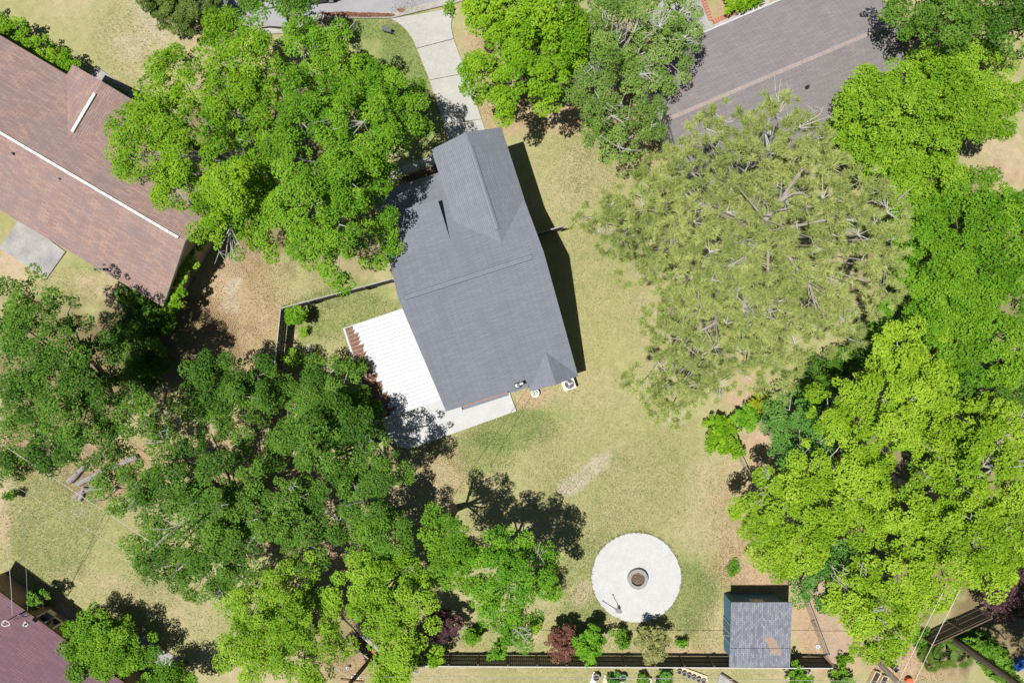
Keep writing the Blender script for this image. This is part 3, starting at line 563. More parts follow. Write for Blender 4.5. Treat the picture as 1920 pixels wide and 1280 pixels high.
# local x along the eave to lower right, y up-right; eave at y=0
h4.plane([(-2.1,0,2.7),(-2.1,-6.5,5.3),(16,-6.5,5.3),(16,0,2.7)], M['roof_maroon']); h4.plane([(-2.1,-6.5,5.3),(-2.1,-13,2.7),(16,-13,2.7),(16,-6.5,5.3)], M['roof_maroon'])
h4.put(MB().add([(-1.75,-.45,0),(15.6,-.45,0),(15.6,-12.5,0),(-1.75,-12.5,0),(-1.75,-.45,2.72),(15.6,-.45,2.72),(15.6,-12.5,2.72),(-1.75,-12.5,2.72),(-1.75,-6.5,5.1),(15.6,-6.5,5.1)],
     [(0,4,5,1),(1,5,9,6,2),(2,6,7,3),(3,7,8,4,0),(4,8,9,5),(6,9,8,7)]), 'wall', M['brick_wall'])
h4.put(MB().bar((-2.1,.03,2.6),(16,.03,2.6),.06,.18), 'fascia', M['wood_brown'])
for x0, wd in ((3.75,1.5),(9.0,1.2)):
    wn = h4.put(MB().box((x0,-.40,1.55),(wd+.1,.16,1.5)), 'window', M['white'])
    for sx in (-.25,.25): h4.put(MB().box((x0+sx*wd,-.31,1.55),(wd*.38,.03,1.14)), 'pane', M['glass'], wn)
ac = root('window_air_conditioner', P(108,1163,1.2), 'pale window air conditioner jutting from the brick wall below the maroon eave', 'air conditioner')
acp = h4.r.matrix_basis if False else None
def loc4(x, y, z): c, s = math.cos(-a), math.sin(-a); return Vector((o4[0]+x*c-y*s, o4[1]+x*s+y*c, z))
q = loc4(3.55,-.05,1.45); ac.location = (q.x,q.y,1.2)
at(MB().box(q,(.62,.55,.42),-a).build('casing', M['cream']), ac); at(MB().box(q+Vector((0,0,.215)),(.5,.4,.02),-a).build('grille', M['grey_metal']), ac)
q = loc4(2.0,-.15,1.6); mt = root('electric_meter', (q.x,q.y,0), 'grey electric meter box on the brick wall under the maroon eave', 'meter')
at(MB().box(q,(.45,.3,.6),-a).build('meter_box', M['grey_metal']), mt); at(MB().disc(q+Vector((0,0,.3)),.12,0,.12,12).build('meter_dial', M['white']), mt)
ms = root('service_mast', P(24,1157,3.2), 'service mast with looped white cable on the maroon roof', 'mast')
p = P(24,1157,3.4); at(MB().tube([p+Vector((0,0,-.4)),p+Vector((0,0,.9))],.05,8).build('mast_pipe', M['grey_metal']), ms)
at(MB().tube([p+Vector((.28*math.cos(t)+.05,.2*math.sin(t)-.12,.75+.06*math.sin(2*t))) for t in [i*math.pi/9 for i in range(19)]],.03,6).build('cable_loop', M['white']), ms)
at(MB().tube([p+Vector((.25,-.05,.2)),p+Vector((.65,.05,.15)),p+Vector((.95,.4,.0))],.04,6).build('conduit', M['dark_metal']), ms)
p = P(49,1169,3.4); at(MB().box(p,(.35,.3,.12),-a).disc(p+Vector((0,0,-.2)),.07,0,.5,10).build('vent_pipe', M['grey_metal']), h4.r)

# --- blue shed
sx0, sx1 = P(1371,0,2.8).x, P(1485.5,0,2.8).x; yN = P(0,1128.5,2.8).y; yS = P(0,1250,2.35).y
sh = root('garden_shed', ((sx0+sx1)/2,(yN+yS)/2,0), 'small blue-sided shed with grey shingle roof and tan bald patch', 'shed')
W_, D_ = sx1-sx0, yN-yS; zS, zN = 2.35, 2.80
o = MB().slab([(-W_/2,-D_/2,zS),(W_/2,-D_/2,zS),(W_/2,D_/2,zN),(-W_/2,D_/2,zN)],.10).build('roof', M['roof_shed'], sh); uv_plane(o,(0,1,0))
MB().add([(1.05,-1.55,2.53),(1.55,-1.72,2.51),(1.75,-1.3,2.56),(1.42,-.75,2.62),(1.2,-.5,2.655),(.45,-.42,2.665),(.62,-.78,2.62),(.9,-1.1,2.57)],[(0,1,2,3,4,5,6,7)])
zsr = lambda y: zS + (y + D_/2)/D_*(zN-zS)
bp = [(.35,-.10),(.78,-.06),(1.05,-.30),(1.22,-.72),(1.45,-1.05),(1.40,-1.32),(1.08,-1.30),(.78,-1.2),(.66,-.85),(.52,-.52),(.28,-.25)]
MB().slab([(x*1.22-.12,y*1.15-.08,zsr(y*1.15-.08)+.012) for x,y in bp],.01).build('bald_patch', speckled('bald_patch_material',(.29,.215,.165),(.37,.29,.245),4,30), sh)
wx, wy = W_/2-.33, D_/2-.36
MB().add([(-wx,-wy,0),(wx,-wy,0),(wx,wy,0),(-wx,wy,0),(-wx,-wy,zsr(-wy)-.11),(wx,-wy,zsr(-wy)-.11),(wx,wy,zsr(wy)-.11),(-wx,wy,zsr(wy)-.11)],[(0,1,5,4),(1,2,6,5),(2,3,7,6),(3,0,4,7),(4,5,6,7)]).build('wall', M['teal'], sh)
for q in range(16):
    z = .08+q*.155
    MB().box((-wx-.012,0,z+.05),(.03,2*wy+.02,.12)).build('board', M['teal'], sh); MB().box((0,wy+.012,z+.05),(2*wx-.05,.03,.12)).build('board', M['teal'], sh)
dd = MB().box((-wx-.04,-.35,1.02),(.05,1.5,1.95)).build('door', M['teal'], sh)
for yy in (-1.08,-.35,.38): MB().box((-wx-.075,yy,1.02),(.03,.09,1.9)).build('trim', M['teal_trim'], dd)
MB().bar((-wx-.085,-1.05,.15),(-wx-.085,-.4,1.85),.02,.09).build('brace', M['teal_trim'], dd)
wn = MB().box((.05,wy+.03,1.75),(.95,.06,.8)).build('window', M['white'], sh); MB().box((-.18,wy+.065,1.75),(.38,.02,.66)).build('pane', M['glass'], wn); MB().box((.28,wy+.065,1.75),(.38,.02,.66)).build('pane', M['glass'], wn)

# --- fire pit, round slab and tools
fc = P(1193,1081.5)
rs = MB(); pts = []
for q in range(96):
    t = 2*math.pi*q/96; r = 3.5 + (R.uniform(-.035,.02) if 0.1 < t < 1.1 else R.uniform(-.012,.012)) - (0.05 if .25 < t < .7 else 0)
    pts.append(fc + Vector((r*math.cos(t), r*math.sin(t), .09)))
tag(rs.slab(pts,.2).build('round_patio', M['concrete_white']), kind='structure')
fp = root('fire_pit', fc, 'round concrete fire pit ring with ash at the centre of the white circular slab', 'fire pit')
pc_ = fc + Vector((.06,-.02,0))
at(MB().ring(pc_,.53,.78,.09,.46,44).build('ring', M['ring'], smooth=False), fp)
at(MB().disc(pc_,.535,.09,.17,32,.5).build('ash_bed', M['ash']), fp)
sm = MB()
for q in range(60):
    t = R.uniform(0,6.28); r = .42*math.sqrt(R.random()); c_ = pc_+Vector((r*math.cos(t), r*math.sin(t), .2)); d = Vector((R.uniform(-1,1),R.uniform(-1,1),R.uniform(-.2,.3))).normalized()*R.uniform(.05,.16)
    sm.tube([c_-d,c_+d],R.uniform(.012,.025),5)
at(sm.build('charred_sticks', M['wood_brown']), fp)
def tool(name, label, a, b, head, mat_h, headmat):
    pa_, pb_ = P(*a), P(*b); pa_.z = .13; pb_.z = .115; d = (pb_-pa_).normalized(); s = Vector((-d.y,d.x,0)); r = root(name,(pb_.x,pb_.y,.09),label,'garden tool')
    at(MB().tube([pa_,pb_],.026,6).build('handle', mat_h), r)
    if head == 'spade':
        o = pb_; vs = [o+s*.10,o+d*.05+s*.21,o+d*.30+s*.19,o+d*.55,o+d*.30-s*.19,o+d*.05-s*.21,o-s*.10]
    else:
        o = pb_; vs = [o+s*.05,o+d*.06+s*.11,o+d*.26+s*.10,o+d*.34,o+d*.26-s*.10,o+d*.06-s*.11,o-s*.05]
    at(MB().slab([Vector((v.x,v.y,.135)) for v in vs],.03).build('blade', headmat), r)
    at(MB().tube([pb_-d*.16,pb_+d*.1],.042,6).build('socket', M['grey_metal']), r)
    at(MB().bar(pa_-s*.07,pa_+s*.07,.04,.04).build('grip', M['dark_metal']), r)
tool('shovel','pointed grey shovel lying on the white circular slab',(1130,1125),(1155,1140.5),'spade',M['grey_metal'],M['grey_metal'])
tool('trowel_hoe','thin-handled tool with small dark blade lying beside the shovel',(1148.5,1113),(1158.5,1133),'hoe',M['grey_metal'],M['dark_metal'])

# --- air conditioner by the house, hose pot
ac = root('air_conditioner', P(1067,720), 'square white condenser unit with fan on a pad behind the grey house', 'air conditioner')
c0 = P(1067.5,719.5,.8); rz = A
at(MB().box((c0.x,c0.y,.05),(1.05,1.0,.12),rz).build('pad', M['concrete_white']), ac)
at(MB().box((c0.x,c0.y,.46),(.86,.86,.70),rz).build('casing', M['white']), ac)
at(MB().disc(c0,.36,.018,.024,24).build('fan_opening', M['dark_metal']), ac)
fb = MB()
for q in range(3):
    t = q*2.094; fb.add([c0+Vector((0,0,.03)),c0+Vector((.33*math.cos(t),.33*math.sin(t),.045)),c0+Vector((.33*math.cos(t+.7),.33*math.sin(t+.7),.03))],[(0,1,2)])
at(fb.build('fan_blades', M['grey_metal']), ac); at(MB().disc(c0,.10,.02,.07,12).build('fan_hub', M['metal']), ac)
gr = MB()
for r in (.12,.2,.28,.36): gr.ring(c0,r-.006,r+.006,.07,.08,24)
at(gr.build('grille', M['grey_metal']), ac)
hp = root('hose_pot', P(1003,736), 'white-rimmed round pot with coiled green hose behind the grey house', 'pot'); c0 = P(1003,736)
at(MB().disc(c0,.24,.0,.34,24,.31).build('pot_body', M['white']), hp); at(MB().ring(c0,.27,.33,.33,.40,28).build('rim', M['white']), hp)
at(MB().tube([c0+Vector(((.23-.008*i)*math.cos(i*.5),(.23-.008*i)*math.sin(i*.5),.36+.003*i)) for i in range(24)],.03,6).build('hose_coil', M['pot_green']), hp)

# ------------------------------------------------------------------ fences
def fence(name, label, pts, h=1.8, step=2.3, side=1, top=M['wood_mid'], wood=M['wood_grey'], cap=True):
    """board fence along plan pixels; posts and rails on the given side"""
    W = [P(*p) for p in pts]; r = root(name, W[0], label, 'fence')
    for a_, b_ in zip(W[:-1], W[1:]):
        L = (b_-a_).length; n = max(1, round(L/step)); d = (b_-a_).normalized(); s = Vector((-d.y,d.x,0))*side
        for q in range(n+1):
            p = a_ + d*(L*q/n); jx = R.uniform(-.03,.03)
            at(MB().box(p+s*(.09+0*jx)+Vector((0,0,h/2-.02)),(.10,.10,h+.0),math.atan2(d.y,d.x)).build('post', wood if q % 3 else M['wood_brown']), r)
            if q == n: break
            e = a_ + d*(L*(q+1)/n); mb = MB(); m_ = int((e-p).length/.145)
            for k_ in range(m_):
                t = (k_+.5)/m_; c_ = p + (e-p)*t; hh = h - .02 + R.uniform(-.03,.02)
                mb.box(c_+Vector((0,0,hh/2+.03)),(.138,.022,hh),math.atan2(d.y,d.x)+R.uniform(-.015,.015))
            o = mb.build('picket_panel', wood); at(o, r); o['kind'] = 'stuff'
            for z in (.3,h*.52,h-.2): at(MB().bar(p+s*.035+Vector((0,0,z)),e+s*.035+Vector((0,0,z)),.04,.085).build('rail', wood), r)
            if cap: at(MB().bar(p+Vector((0,0,h+.055)),e+Vector((0,0,h+.055)),.075,.035).build('top_cap', top), r)
    return r
fence('board_fence','long dark board fence with pale cap behind the shrub row and shed',[(738,1227),(1541,1231)],1.8,2.3,1, top=M['wood_top'])
fence('board_fence','short dark board fence panel by the utility pole under yellow-green trees',[(672,1190),(716,1227)],1.8,1.1,1)
fence('board_fence','dark board fence turning a corner, running toward the patio cover lawn',[(515,850),(522,760),(541,582)],1.8,2.3,-1)
fence('board_fence','pale-topped board fence running from the corner post to the grey house wall',[(541,580),(742,527)],1.8,2.3,-1)
fence('board_fence','short pale fence joining the right side of the grey house to the pine',[(1005,444),(1052,431)],1.7,1.9,-1)
fence('board_fence','weathered brown board fence in deep shade near the purple tree',[(1722,1190),(1830,1140)],1.8,2.4,1, top=M['wood_brown'])
def wire_fence(label, pts, h=1.25):
    W = [P(*p) for p in pts]; r = root('wire_fence', W[0], label, 'fence')
    for a_, b_ in zip(W[:-1], W[1:]):
        L = (b_-a_).length; n = max(1, round(L/2.6)); d = (b_-a_)/n
        for q in range(n):
            p, e = a_+d*q, a_+d*(q+1)
            at(MB().tube([p,p+Vector((0,0,h))],.035,6).build('post', M['grey_metal']), r)
            at(MB().tube([p+Vector((0,0,h)),e+Vector((0,0,h))],.03,6).build('top_rail', M['grey_rail']), r)
            mb = MB(); k_ = 14
            for i_ in range(k_):
                u0 = p+d*(i_/k_); u1 = p+d*((i_+1)/k_)
                mb.bar(u0+Vector((0,0,.03)),u1+Vector((0,0,h)),.008,.008).bar(u1+Vector((0,0,.03)),u0+Vector((0,0,h)),.008,.008)
            for z in (.05,.45,.85): mb.bar(p+Vector((0,0,z)),e+Vector((0,0,z)),.008,.008)
            o = mb.build('wire_mesh', M['grey_metal']); at(o, r); o['kind'] = 'stuff'
    at(MB().tube([W[-1],W[-1]+Vector((0,0,h))],.035,6).build('post', M['grey_metal']), r)
wire_fence('wire mesh fence running past the shed to the corner of the long board fence',[(1362,815),(1400,890),(1440,960),(1470,1030),(1497,1100),(1545,1228)])
wire_fence('short wire fence with pale rail beside the yellow bush',[(1414,775),(1432,812)])

# ------------------------------------------------------------------ utility pole, wires
up = root('utility_pole', P(704,1222), 'dark wooden utility pole with insulator ring and lamp by the board fence corner', 'utility pole')
pt = P(648,1290,7.5); pb = P(706,1222)
at(MB().tube([pb,pb.lerp(pt,.5),pt],[.17,.15,.13],10).build('pole', M['wood_brown']), up)
at(MB().ring(pb.lerp(pt,.72),.22,.27,0,.05,16).build('ring', M['metal']), up)
at(MB().bar(pb.lerp(pt,.8)+Vector((-.8,.1,0)),pb.lerp(pt,.8)+Vector((.8,-.1,0)),.10,.12).build('crossarm', M['wood_brown']), up)
o = root('red_bucket', P(700,1218), 'small red bucket hanging on the dark fence by the utility pole', 'bucket'); p = P(701,1221.5,1.2)
at(MB().disc(p,.12,-.25,.02,16,.16).build('bucket_body', M['red']), o); at(MB().ring(p,.13,.175,.0,.05,16).build('rim', M['red']), o)
def wire(label, a, b, sag, r, mat, name='overhead_wire', group=None):
    a_, b_ = P(*a), P(*b); pts = []
    for i_ in range(15):
        t = i_/14; p = a_.lerp(b_,t); p.z -= sag*4*t*(1-t); pts.append(p)
    o = MB().tube(pts,r,5).build(name, mat); tag(o, label, 'wire', group)
wire('pale overhead wire crossing the lower left lawn above the bleached logs',(-60,792,7.5),(655,1270,6.2),.3,.017,M['wire_pale'])
wire('fainter second wire running beside the wire above the bleached logs',(-60,860,6.5),(648,1290,6.0),.3,.010,M['wire_pale'])
wire('overhead wire from the utility pole along the outer side of the long board fence',(660,1268,6.2),(1990,1283,7),.25,.02,M['wire'])
wire('service wire dropping onto the mast of the maroon roof',(23,1153,4.25),(12,1020,7.5),.1,.016,M['wire_pale'])
wire('thin service wire beside the small tree at the maroon eave',(52,1144,2.9),(40,960,8.5),.1,.012,M['wire'])
wire('dark thin wire running from the back of the grey house over the patio corner',(992,724,3.0),(846,935,7.5),.15,.014,M['wire_dark'])
wire('overhead wire nearest the deep purple tree over the palmetto',(1800,1105,8.0),(1690,1330,8.0),.05,.017,M['wire_pale'],group=None)
wire('overhead wire over the palmetto crown base beside the leaning trunk',(1768,1110,8.2),(1660,1330,8.2),.05,.016,M['wire_pale'])
wire('overhead wire nearest the leaning dark trunk past the yellow-green trees',(1738,1130,8.2),(1640,1330,8.2),.05,.011,M['wire'])

# ------------------------------------------------------------------ logs
for label, a_, b_, r0, r1 in (
    ('short bleached log lying apart at the upper edge of the log pile',(164,870),(132,903),.19,.26),
    ('longest bleached log with rough broken end in the log pile',(198,882),(144,907),.28,.21),
    ('slim bleached log lying across the low end of the log pile',(178,910),(139,931),.16,.20),
    ('short stubby bleached log end pointing out of the log pile',(160,912),(152,938),.17,.16),
    ('single bleached log lying on leaf litter beside the oaks',(259,854),(216,875),.24,.18)):
    p, e = P(*a_), P(*b_); p.z = r0*.8; e.z = r1*.8; r = root('log', ((p+e)/2).xy.to_3d(), label, 'log')
    pts = [p.lerp(e,t)+Vector((R.uniform(-.06,.06),R.uniform(-.06,.06),R.uniform(-.03,.03))) for t in (0,.12,.35,.6,.85,1)]
    rad = [r0*.85,r0*1.1,r0,(r0+r1)/2,r1*1.08,r1*.8]
    at(MB().tube(pts,rad,11).build('trunk', M['log'], smooth=False), r)
    q = pts[2]; at(MB().tube([q,q+Vector((R.uniform(-.35,.35),R.uniform(-.2,.35),.3))],[.10,.05],6).build('stub', M['log']), r)

# ------------------------------------------------------------------ leaves
def unit(v): return v/np.maximum(np.linalg.norm(v, axis=-1, keepdims=True), 1e-9)
def leaf_quads(C, Nn, L, Wd, rng, spread=0.6):
    n = len(C); nn = unit(Nn + rng.normal(0, spread, (n,3))); t = unit(np.cross(nn, rng.normal(0,1,(n,3)))); b = np.cross(nn, t)
    l = (L*rng.uniform(.65,1.3,n))[:,None]; w_ = (Wd*rng.uniform(.7,1.3,n))[:,None]
    V = np.stack([C - t*l*.5, C + b*w_*.5 + nn*l*.06 - t*l*.06, C + t*l*.5 - nn*l*.10, C - b*w_*.5 + nn*l*.06 - t*l*.06], 1)
    return V.reshape(-1,3)
def needle_tris(C, D, L, Wd, rng):
    n = len(C); d = unit(D); s = unit(np.cross(d, np.array([0,0,1.0]) + rng.normal(0,.45,(n,3)))); l = (L*rng.uniform(.7,1.2,n))[:,None]
    V = np.stack([C - s*Wd*.5, C + s*Wd*.5, C + d*l], 1); return V.reshape(-1,3)

def plant(name, label, cat, poly, h0, h1, lobe, leaf, bark, Lsz=(.148,.102), dens=1.0, group=None, seed=None, dead=0.0, base=None,
          clump=.55, per=122, gap=.06, needles=False, space=1.0, drop=.0, flat=.85, limb=True, twig=2, jit=1.4, edge=.42, fork=None):
    """crown made of leaf clumps on many small lobes that fill an outline; outline points are photo pixels at the height of the foliage"""
    rng = np.random.default_rng(sum(ord(ch)*(i+1) for i, ch in enumerate(label)) % 999983)
    poly = np.asarray(poly, float); lo_, hi_ = poly.min(0), poly.max(0)
    hm = (h0+h1)/2; ppm = FPX/(H-hm); rp = lobe*ppm
    X = rng.uniform(lo_[0], hi_[0], 6000); Y = rng.uniform(lo_[1], hi_[1], 6000); ok = inside(poly, X, Y); X, Y = X[ok], Y[ok]
    d = edge_dist(poly, X, Y); dmax = max(d.max(), 1e-6); ok = d > min(rp*edge, dmax*.6); X, Y, d = X[ok], Y[ok], d[ok]
    sel = []; 
    for i_ in range(len(X)):
        if all((X[i_]-X[j])**2 + (Y[i_]-Y[j])**2 > (rp*space)**2 for j in sel): sel.append(i_)
    sel = [s for s in sel if rng.random() > drop] or sel[:1]
    X, Y, d = X[sel], Y[sel], d[sel]
    t = np.clip(d/max(dmax*.8, 1e-6), 0, 1); dome = np.sqrt(1-(1-t)**2)
    K = len(X); r = lobe*rng.uniform(.6,1.4,K); Z = h0 + (h1-h0)*dome - r*flat + rng.uniform(-jit,jit*.6,K); Z = np.maximum(Z, .25*lobe)
    s = (H-Z)/FPX; LC = np.stack([(X-960)*s, (640-Y)*s, Z], 1)
    CC, CN, CL = [], [], []
    for i_ in range(K):
        n = max(5, int(dens*4.2*r[i_]**2/(clump**2)*.53)); dr_ = rng.normal(0,1,(n*2,3)); dr_ = unit(dr_); dr_ = dr_[dr_[:,2] > -.35][:n]
        keep = rng.random(len(dr_)) > gap; dr_ = dr_[keep]
        rr = r[i_]*rng.uniform(.62,1.10,(len(dr_),1)); CC.append(LC[i_] + dr_*rr*np.array([1,1,flat])); CN.append(unit(dr_*.55+np.array([0,0,.75]))); CL.append(np.full(len(dr_), i_))
    CC = np.concatenate(CC); CN = np.concatenate(CN); CL = np.concatenate(CL); CC[:,2] = np.maximum(CC[:,2], .12)
    bx = np.median(LC[:,0]); by = np.median(LC[:,1])
    if base is not None: b_ = P(*base); bx, by = b_.x, b_.y
    rt = root(name, (bx,by,0), label, cat, group)
    m_ = len(CC)
    if needles:
        idx = np.repeat(np.arange(m_), per); D = CN[idx]*.55 + rng.normal(0,.75,(len(idx),3)); C = CC[idx] + rng.normal(0,clump*.20,(len(idx),3))*np.array([1,1,.5])
        V = needle_tris(C, D, Lsz[0], Lsz[1], rng); F = np.arange(len(V)).reshape(-1,3)
    else:
        cs = clump*rng.uniform(.5,1.5,m_); cnt = np.maximum(6, (per*(cs/clump)**2).astype(int)); idx = np.repeat(np.arange(m_), cnt)
        o_ = unit(rng.normal(0,1,(len(idx),3))); o_[:,2] = np.abs(o_[:,2])*.9 - .12; o_ *= (rng.uniform(.25,1,(len(idx),1))**.45)
        C = CC[idx] + o_*cs[idx][:,None]*np.array([1,1,.62]); V = leaf_quads(C, o_*.38 + CN[idx]*.32 + np.array([0,0,.62]), Lsz[0], Lsz[1], rng, .36)
        V[:,2] = np.maximum(V[:,2], .02); F = np.arange(len(V)).reshape(-1,4)
    ct = np.clip(.5 + .28*rng.normal(0,1,m_) + .30*rng.normal(0,1,K)[CL], 0, 1)
    at(fast_mesh('crown', V, F, leaf, ct[idx]), rt)
    if not limb: 
        tb = MB()
        for i_ in rng.permutation(K)[:max(3, K//2)]: tb.tube([(bx,by,0), tuple(LC[i_])],[.03,.012],4)
        at(tb.build('stems', bark), rt); return rt
    ht = fork or max(.8, h0*.55 if h1 > 3 else h0*.5); tr = np.clip(.045*h1,.05,.33)
    top = Vector((bx+rng.normal(0,.15), by+rng.normal(0,.15), ht))
    at(MB().tube([(bx,by,-.2),(bx,by,.25),tuple(top)],[tr*1.35,tr,tr*.75],9).build('trunk', bark), rt)
    lb, tw = MB(), MB(); order = rng.permutation(K)
    for i_ in order:
        c_ = Vector(LC[i_]); mid = top.lerp(c_,.55) + Vector((rng.normal(0,.3),rng.normal(0,.3),.5)); ll = (c_-top).length
        lb.tube([top,mid,c_],[tr*.34,tr*.2,.035],5,False)
        ci = np.nonzero(CL == i_)[0]
        for j in rng.permutation(ci)[:twig]: tw.tube([c_, Vector(CC[j])],[.03,.012],3,False)
        if rng.random() < dead:
            ax = rng.normal(0,1,3)
            for q in range(rng.integers(3,7)):
                v = Vector(unit(ax + rng.normal(0,.55,3))); v.z = abs(v.z)*.3+.3; v.normalize(); e = c_+v*r[i_]*rng.uniform(1.0,1.5); m2 = c_.lerp(e,.5)+Vector(rng.normal(0,.16,3))
                tw.tube([c_,m2,e],[.045,.032,.014],4,False)
                for u in range(2): 
                    f = m2.lerp(e,rng.random()); tw.tube([f,f+Vector(rng.normal(0,.38,3))],[.022,.01],3,False)
    tag(at(lb.build('limbs', bark), rt), kind='stuff')
    if tw.v: tag(at(tw.build('twigs', M['bark_pale'] if dead else bark), rt), kind='stuff')
    return rt

# ------------------------------------------------------------------ trees
GT = 'broadleaf trees round the gardens'
BP, BK = M['bark_pale'], M['bark']
plant('oak_tree','broad bright green oak with bare grey twigs leaning over the brown roof','tree',
  [(340,100),(400,58),(455,42),(510,75),(520,150),(500,240),(520,330),(500,400),(520,478),(455,470),(405,450),(385,395),(345,370),(300,402),(272,322),(262,300),(205,285),(225,250),(262,215),(243,150),(290,108)],
  5.5,10.5,1.75,L_OAK,BP,dead=.55,group=GT,base=(470,330))
plant('oak_tree','full green oak shading the driveway side of the grey house','tree',
  [(510,80),(590,57),(625,70),(690,75),(697,98),(655,130),(700,142),(735,112),(760,130),(738,168),(764,195),(750,252),(735,292),(712,325),(747,347),(730,377),(690,395),(716,430),(722,490),(690,520),(640,540),(585,532),(575,490),(520,475),(495,400),(515,330),(495,240),(515,150)],
  5.5,11,1.8,L_OAK2,BP,dead=.2,group=GT,base=(650,330))
plant('street_tree','open loose green tree at the kerb over the grey road','tree',
  [(470,22),(500,-20),(592,-20),(595,40),(590,66),(555,80),(535,60),(535,30),(508,28),(492,72),(440,78),(395,62),(415,28)],5,8,1.2,L_MID,BP,group=GT,dead=.25,drop=.08)
plant('maple_tree','lush yellow-green maple beside the driveway','tree',
  [(850,-20),(862,40),(900,72),(880,110),(885,150),(902,182),(912,217),(960,226),(1010,200),(1045,205),(1078,190),(1062,120),(1085,60),(1080,-20)],5,9.5,1.5,L_MAPLE,BK,Lsz=(.165,.12),group=GT)
plant('grey_twigged_tree','grey-green tree with many pale bare twigs beside the mauve-grey roof','tree',
  [(1090,-20),(1262,-20),(1302,40),(1296,78),(1262,105),(1300,128),(1260,165),(1238,195),(1245,235),(1185,262),(1178,300),(1150,290),(1088,255),(1058,230),(1050,180),(1062,110)],4.5,9,1.2,L_GREY,BP,dead=1.0,gap=.34,drop=.12,twig=5,group=GT)
plant('dark_oak_tree','dark green tree casting black shade on the right end of the mauve-grey roof','tree',
  [(1618,-20),(1640,40),(1662,62),(1690,70),(1740,72),(1800,100),(1850,92),(1930,112),(1930,-20)],6,10,1.55,L_DARK,BK,group=GT)
plant('lime_tree','dense lime green tree against the lower edge of the mauve-grey roof','tree',
  [(1600,130),(1640,120),(1700,128),(1740,75),(1820,60),(1890,130),(1910,200),(1882,242),(1822,275),(1790,272),(1760,292),(1700,275),(1640,250),(1565,242),(1563,200),(1585,150)],5,8.5,1.15,L_LIME,BK,group=GT,space=.85,gap=.04)
plant('lime_tree','smaller lime green tree tucked between the pine and the bare yard','tree',
  [(1560,242),(1640,245),(1700,272),(1800,292),(1808,320),(1780,375),(1700,392),(1650,350),(1610,310),(1565,290)],4,7,1.1,L_LIME,BK,group=GT,space=.85,gap=.04)
plant('evergreen_oak','wide even-toned deep green tree filling the right side behind the pine','tree',
  [(1690,385),(1780,370),(1830,340),(1880,358),(1930,350),(1930,690),(1850,722),(1790,695),(1720,685),(1660,650),(1655,600),(1690,520),(1680,430)],6,9.5,1.3,L_OAK2,BK,Lsz=(.16,.105),group=GT,space=.85,jit=.5)
plant('shaded_tree','low dark green tree in the gap below the wide deep green tree','tree',
  [(1760,690),(1930,665),(1930,800),(1840,790),(1780,765)],3.5,6,.9,L_DARK,BK,group=GT)
plant('understory_tree','low dark understory tree between the pine and the yellow-green trees','tree',
  [(1505,690),(1590,640),(1655,620),(1650,690),(1590,700),(1545,760),(1500,750)],2.5,4.5,.8,L_DARK,BK,group=GT)
for lb_, pl, hh in (
  ('narrow yellow-green tree rising highest beside the dark understory gap',[(1640,645),(1672,588),(1702,600),(1742,640),(1762,685),(1752,755),(1780,835),(1740,880),(1660,870),(1600,820),(1536,795),(1528,722),(1580,700),(1630,692)],(6,11)),
  ('yellow-green tree spreading its branches toward the round slab lawn',[(1368,975),(1398,930),(1440,890),(1500,852),(1560,802),(1630,832),(1672,890),(1665,970),(1620,1030),(1540,1050),(1480,1062),(1440,1052),(1420,1010)],(5,9.5)),
  ('large yellow-green tree at the boundary above the purple tree',[(1780,765),(1850,745),(1930,762),(1930,1062),(1870,1078),(1850,1092),(1785,1120),(1715,1060),(1655,1000),(1668,900),(1740,866)],(6,10.5)),
  ('yellow-green tree standing over the leaning dark trunk and palmetto',[(1550,1085),(1610,1022),(1700,1030),(1782,1120),(1762,1150),(1742,1177),(1702,1202),(1692,1222),(1640,1237),(1600,1227),(1590,1182),(1548,1140)],(5,9))):
    plant('yellow_green_tree',lb_,'tree',pl,hh[0],hh[1],1.45,L_YEL,BP,Lsz=(.16,.11),dead=.3,group=GT)
plant('yellow_green_tree','tall tree whose bare brown trunk rises from the end of the shaded board fence','tree',[(1965,1190),(2080,1150),(2150,1300),(2100,1420),(1990,1400),(1960,1290)],9,13,1.6,L_YEL,BK,group=GT,base=(1776,1190),fork=8.6)
plant('teal_tree','blue-green tree beside the sandy gap and wire fence','tree',[(1448,775),(1480,735),(1530,752),(1562,790),(1562,835),(1522,882),(1490,892),(1452,852)],3.5,7,1.1,L_TEAL,BK,group=GT,dead=.3,gap=.12)
plant('teal_tree','blue-green low tree behind the shed against the wire fence','tree',[(1482,1055),(1540,1045),(1600,1020),(1622,1082),(1570,1132),(1520,1122),(1488,1112)],3,6,.8,L_TEAL,BK,group=GT)
plant('dark_tree','dark green tree below the concrete pad of the brown-roofed house','tree',
  [(-20,540),(60,525),(108,523),(112,545),(150,560),(190,600),(195,655),(220,700),(250,738),(285,800),(240,836),(160,857),(100,860),(30,842),(-20,832)],8,12,1.6,L_DARK,BK,group=GT,gap=.1)
plant('shaded_tree','low tree standing in deep shade below the brown gable','tree',[(215,600),(262,585),(310,625),(315,690),(290,730),(240,720)],.8,2.4,.7,L_DARK,BK,group=GT)
plant('dark_oak_tree','small deep green oak outside the corner of the board fence','tree',[(335,705),(420,682),(505,690),(516,740),(490,792),(440,802),(370,790)],4,8,1.35,L_DARK,BK,group=GT,dead=.1,drop=.1)
plant('dark_oak_tree','low deep green oak reaching up to the patio cover gutter','tree',
  [(500,765),(540,722),(600,682),(655,668),(690,697),(706,755),(712,800),(640,830),(560,810)],2.6,5.6,1.2,L_DARK,BK,group=GT,dead=.1,gap=.1,jit=.6)
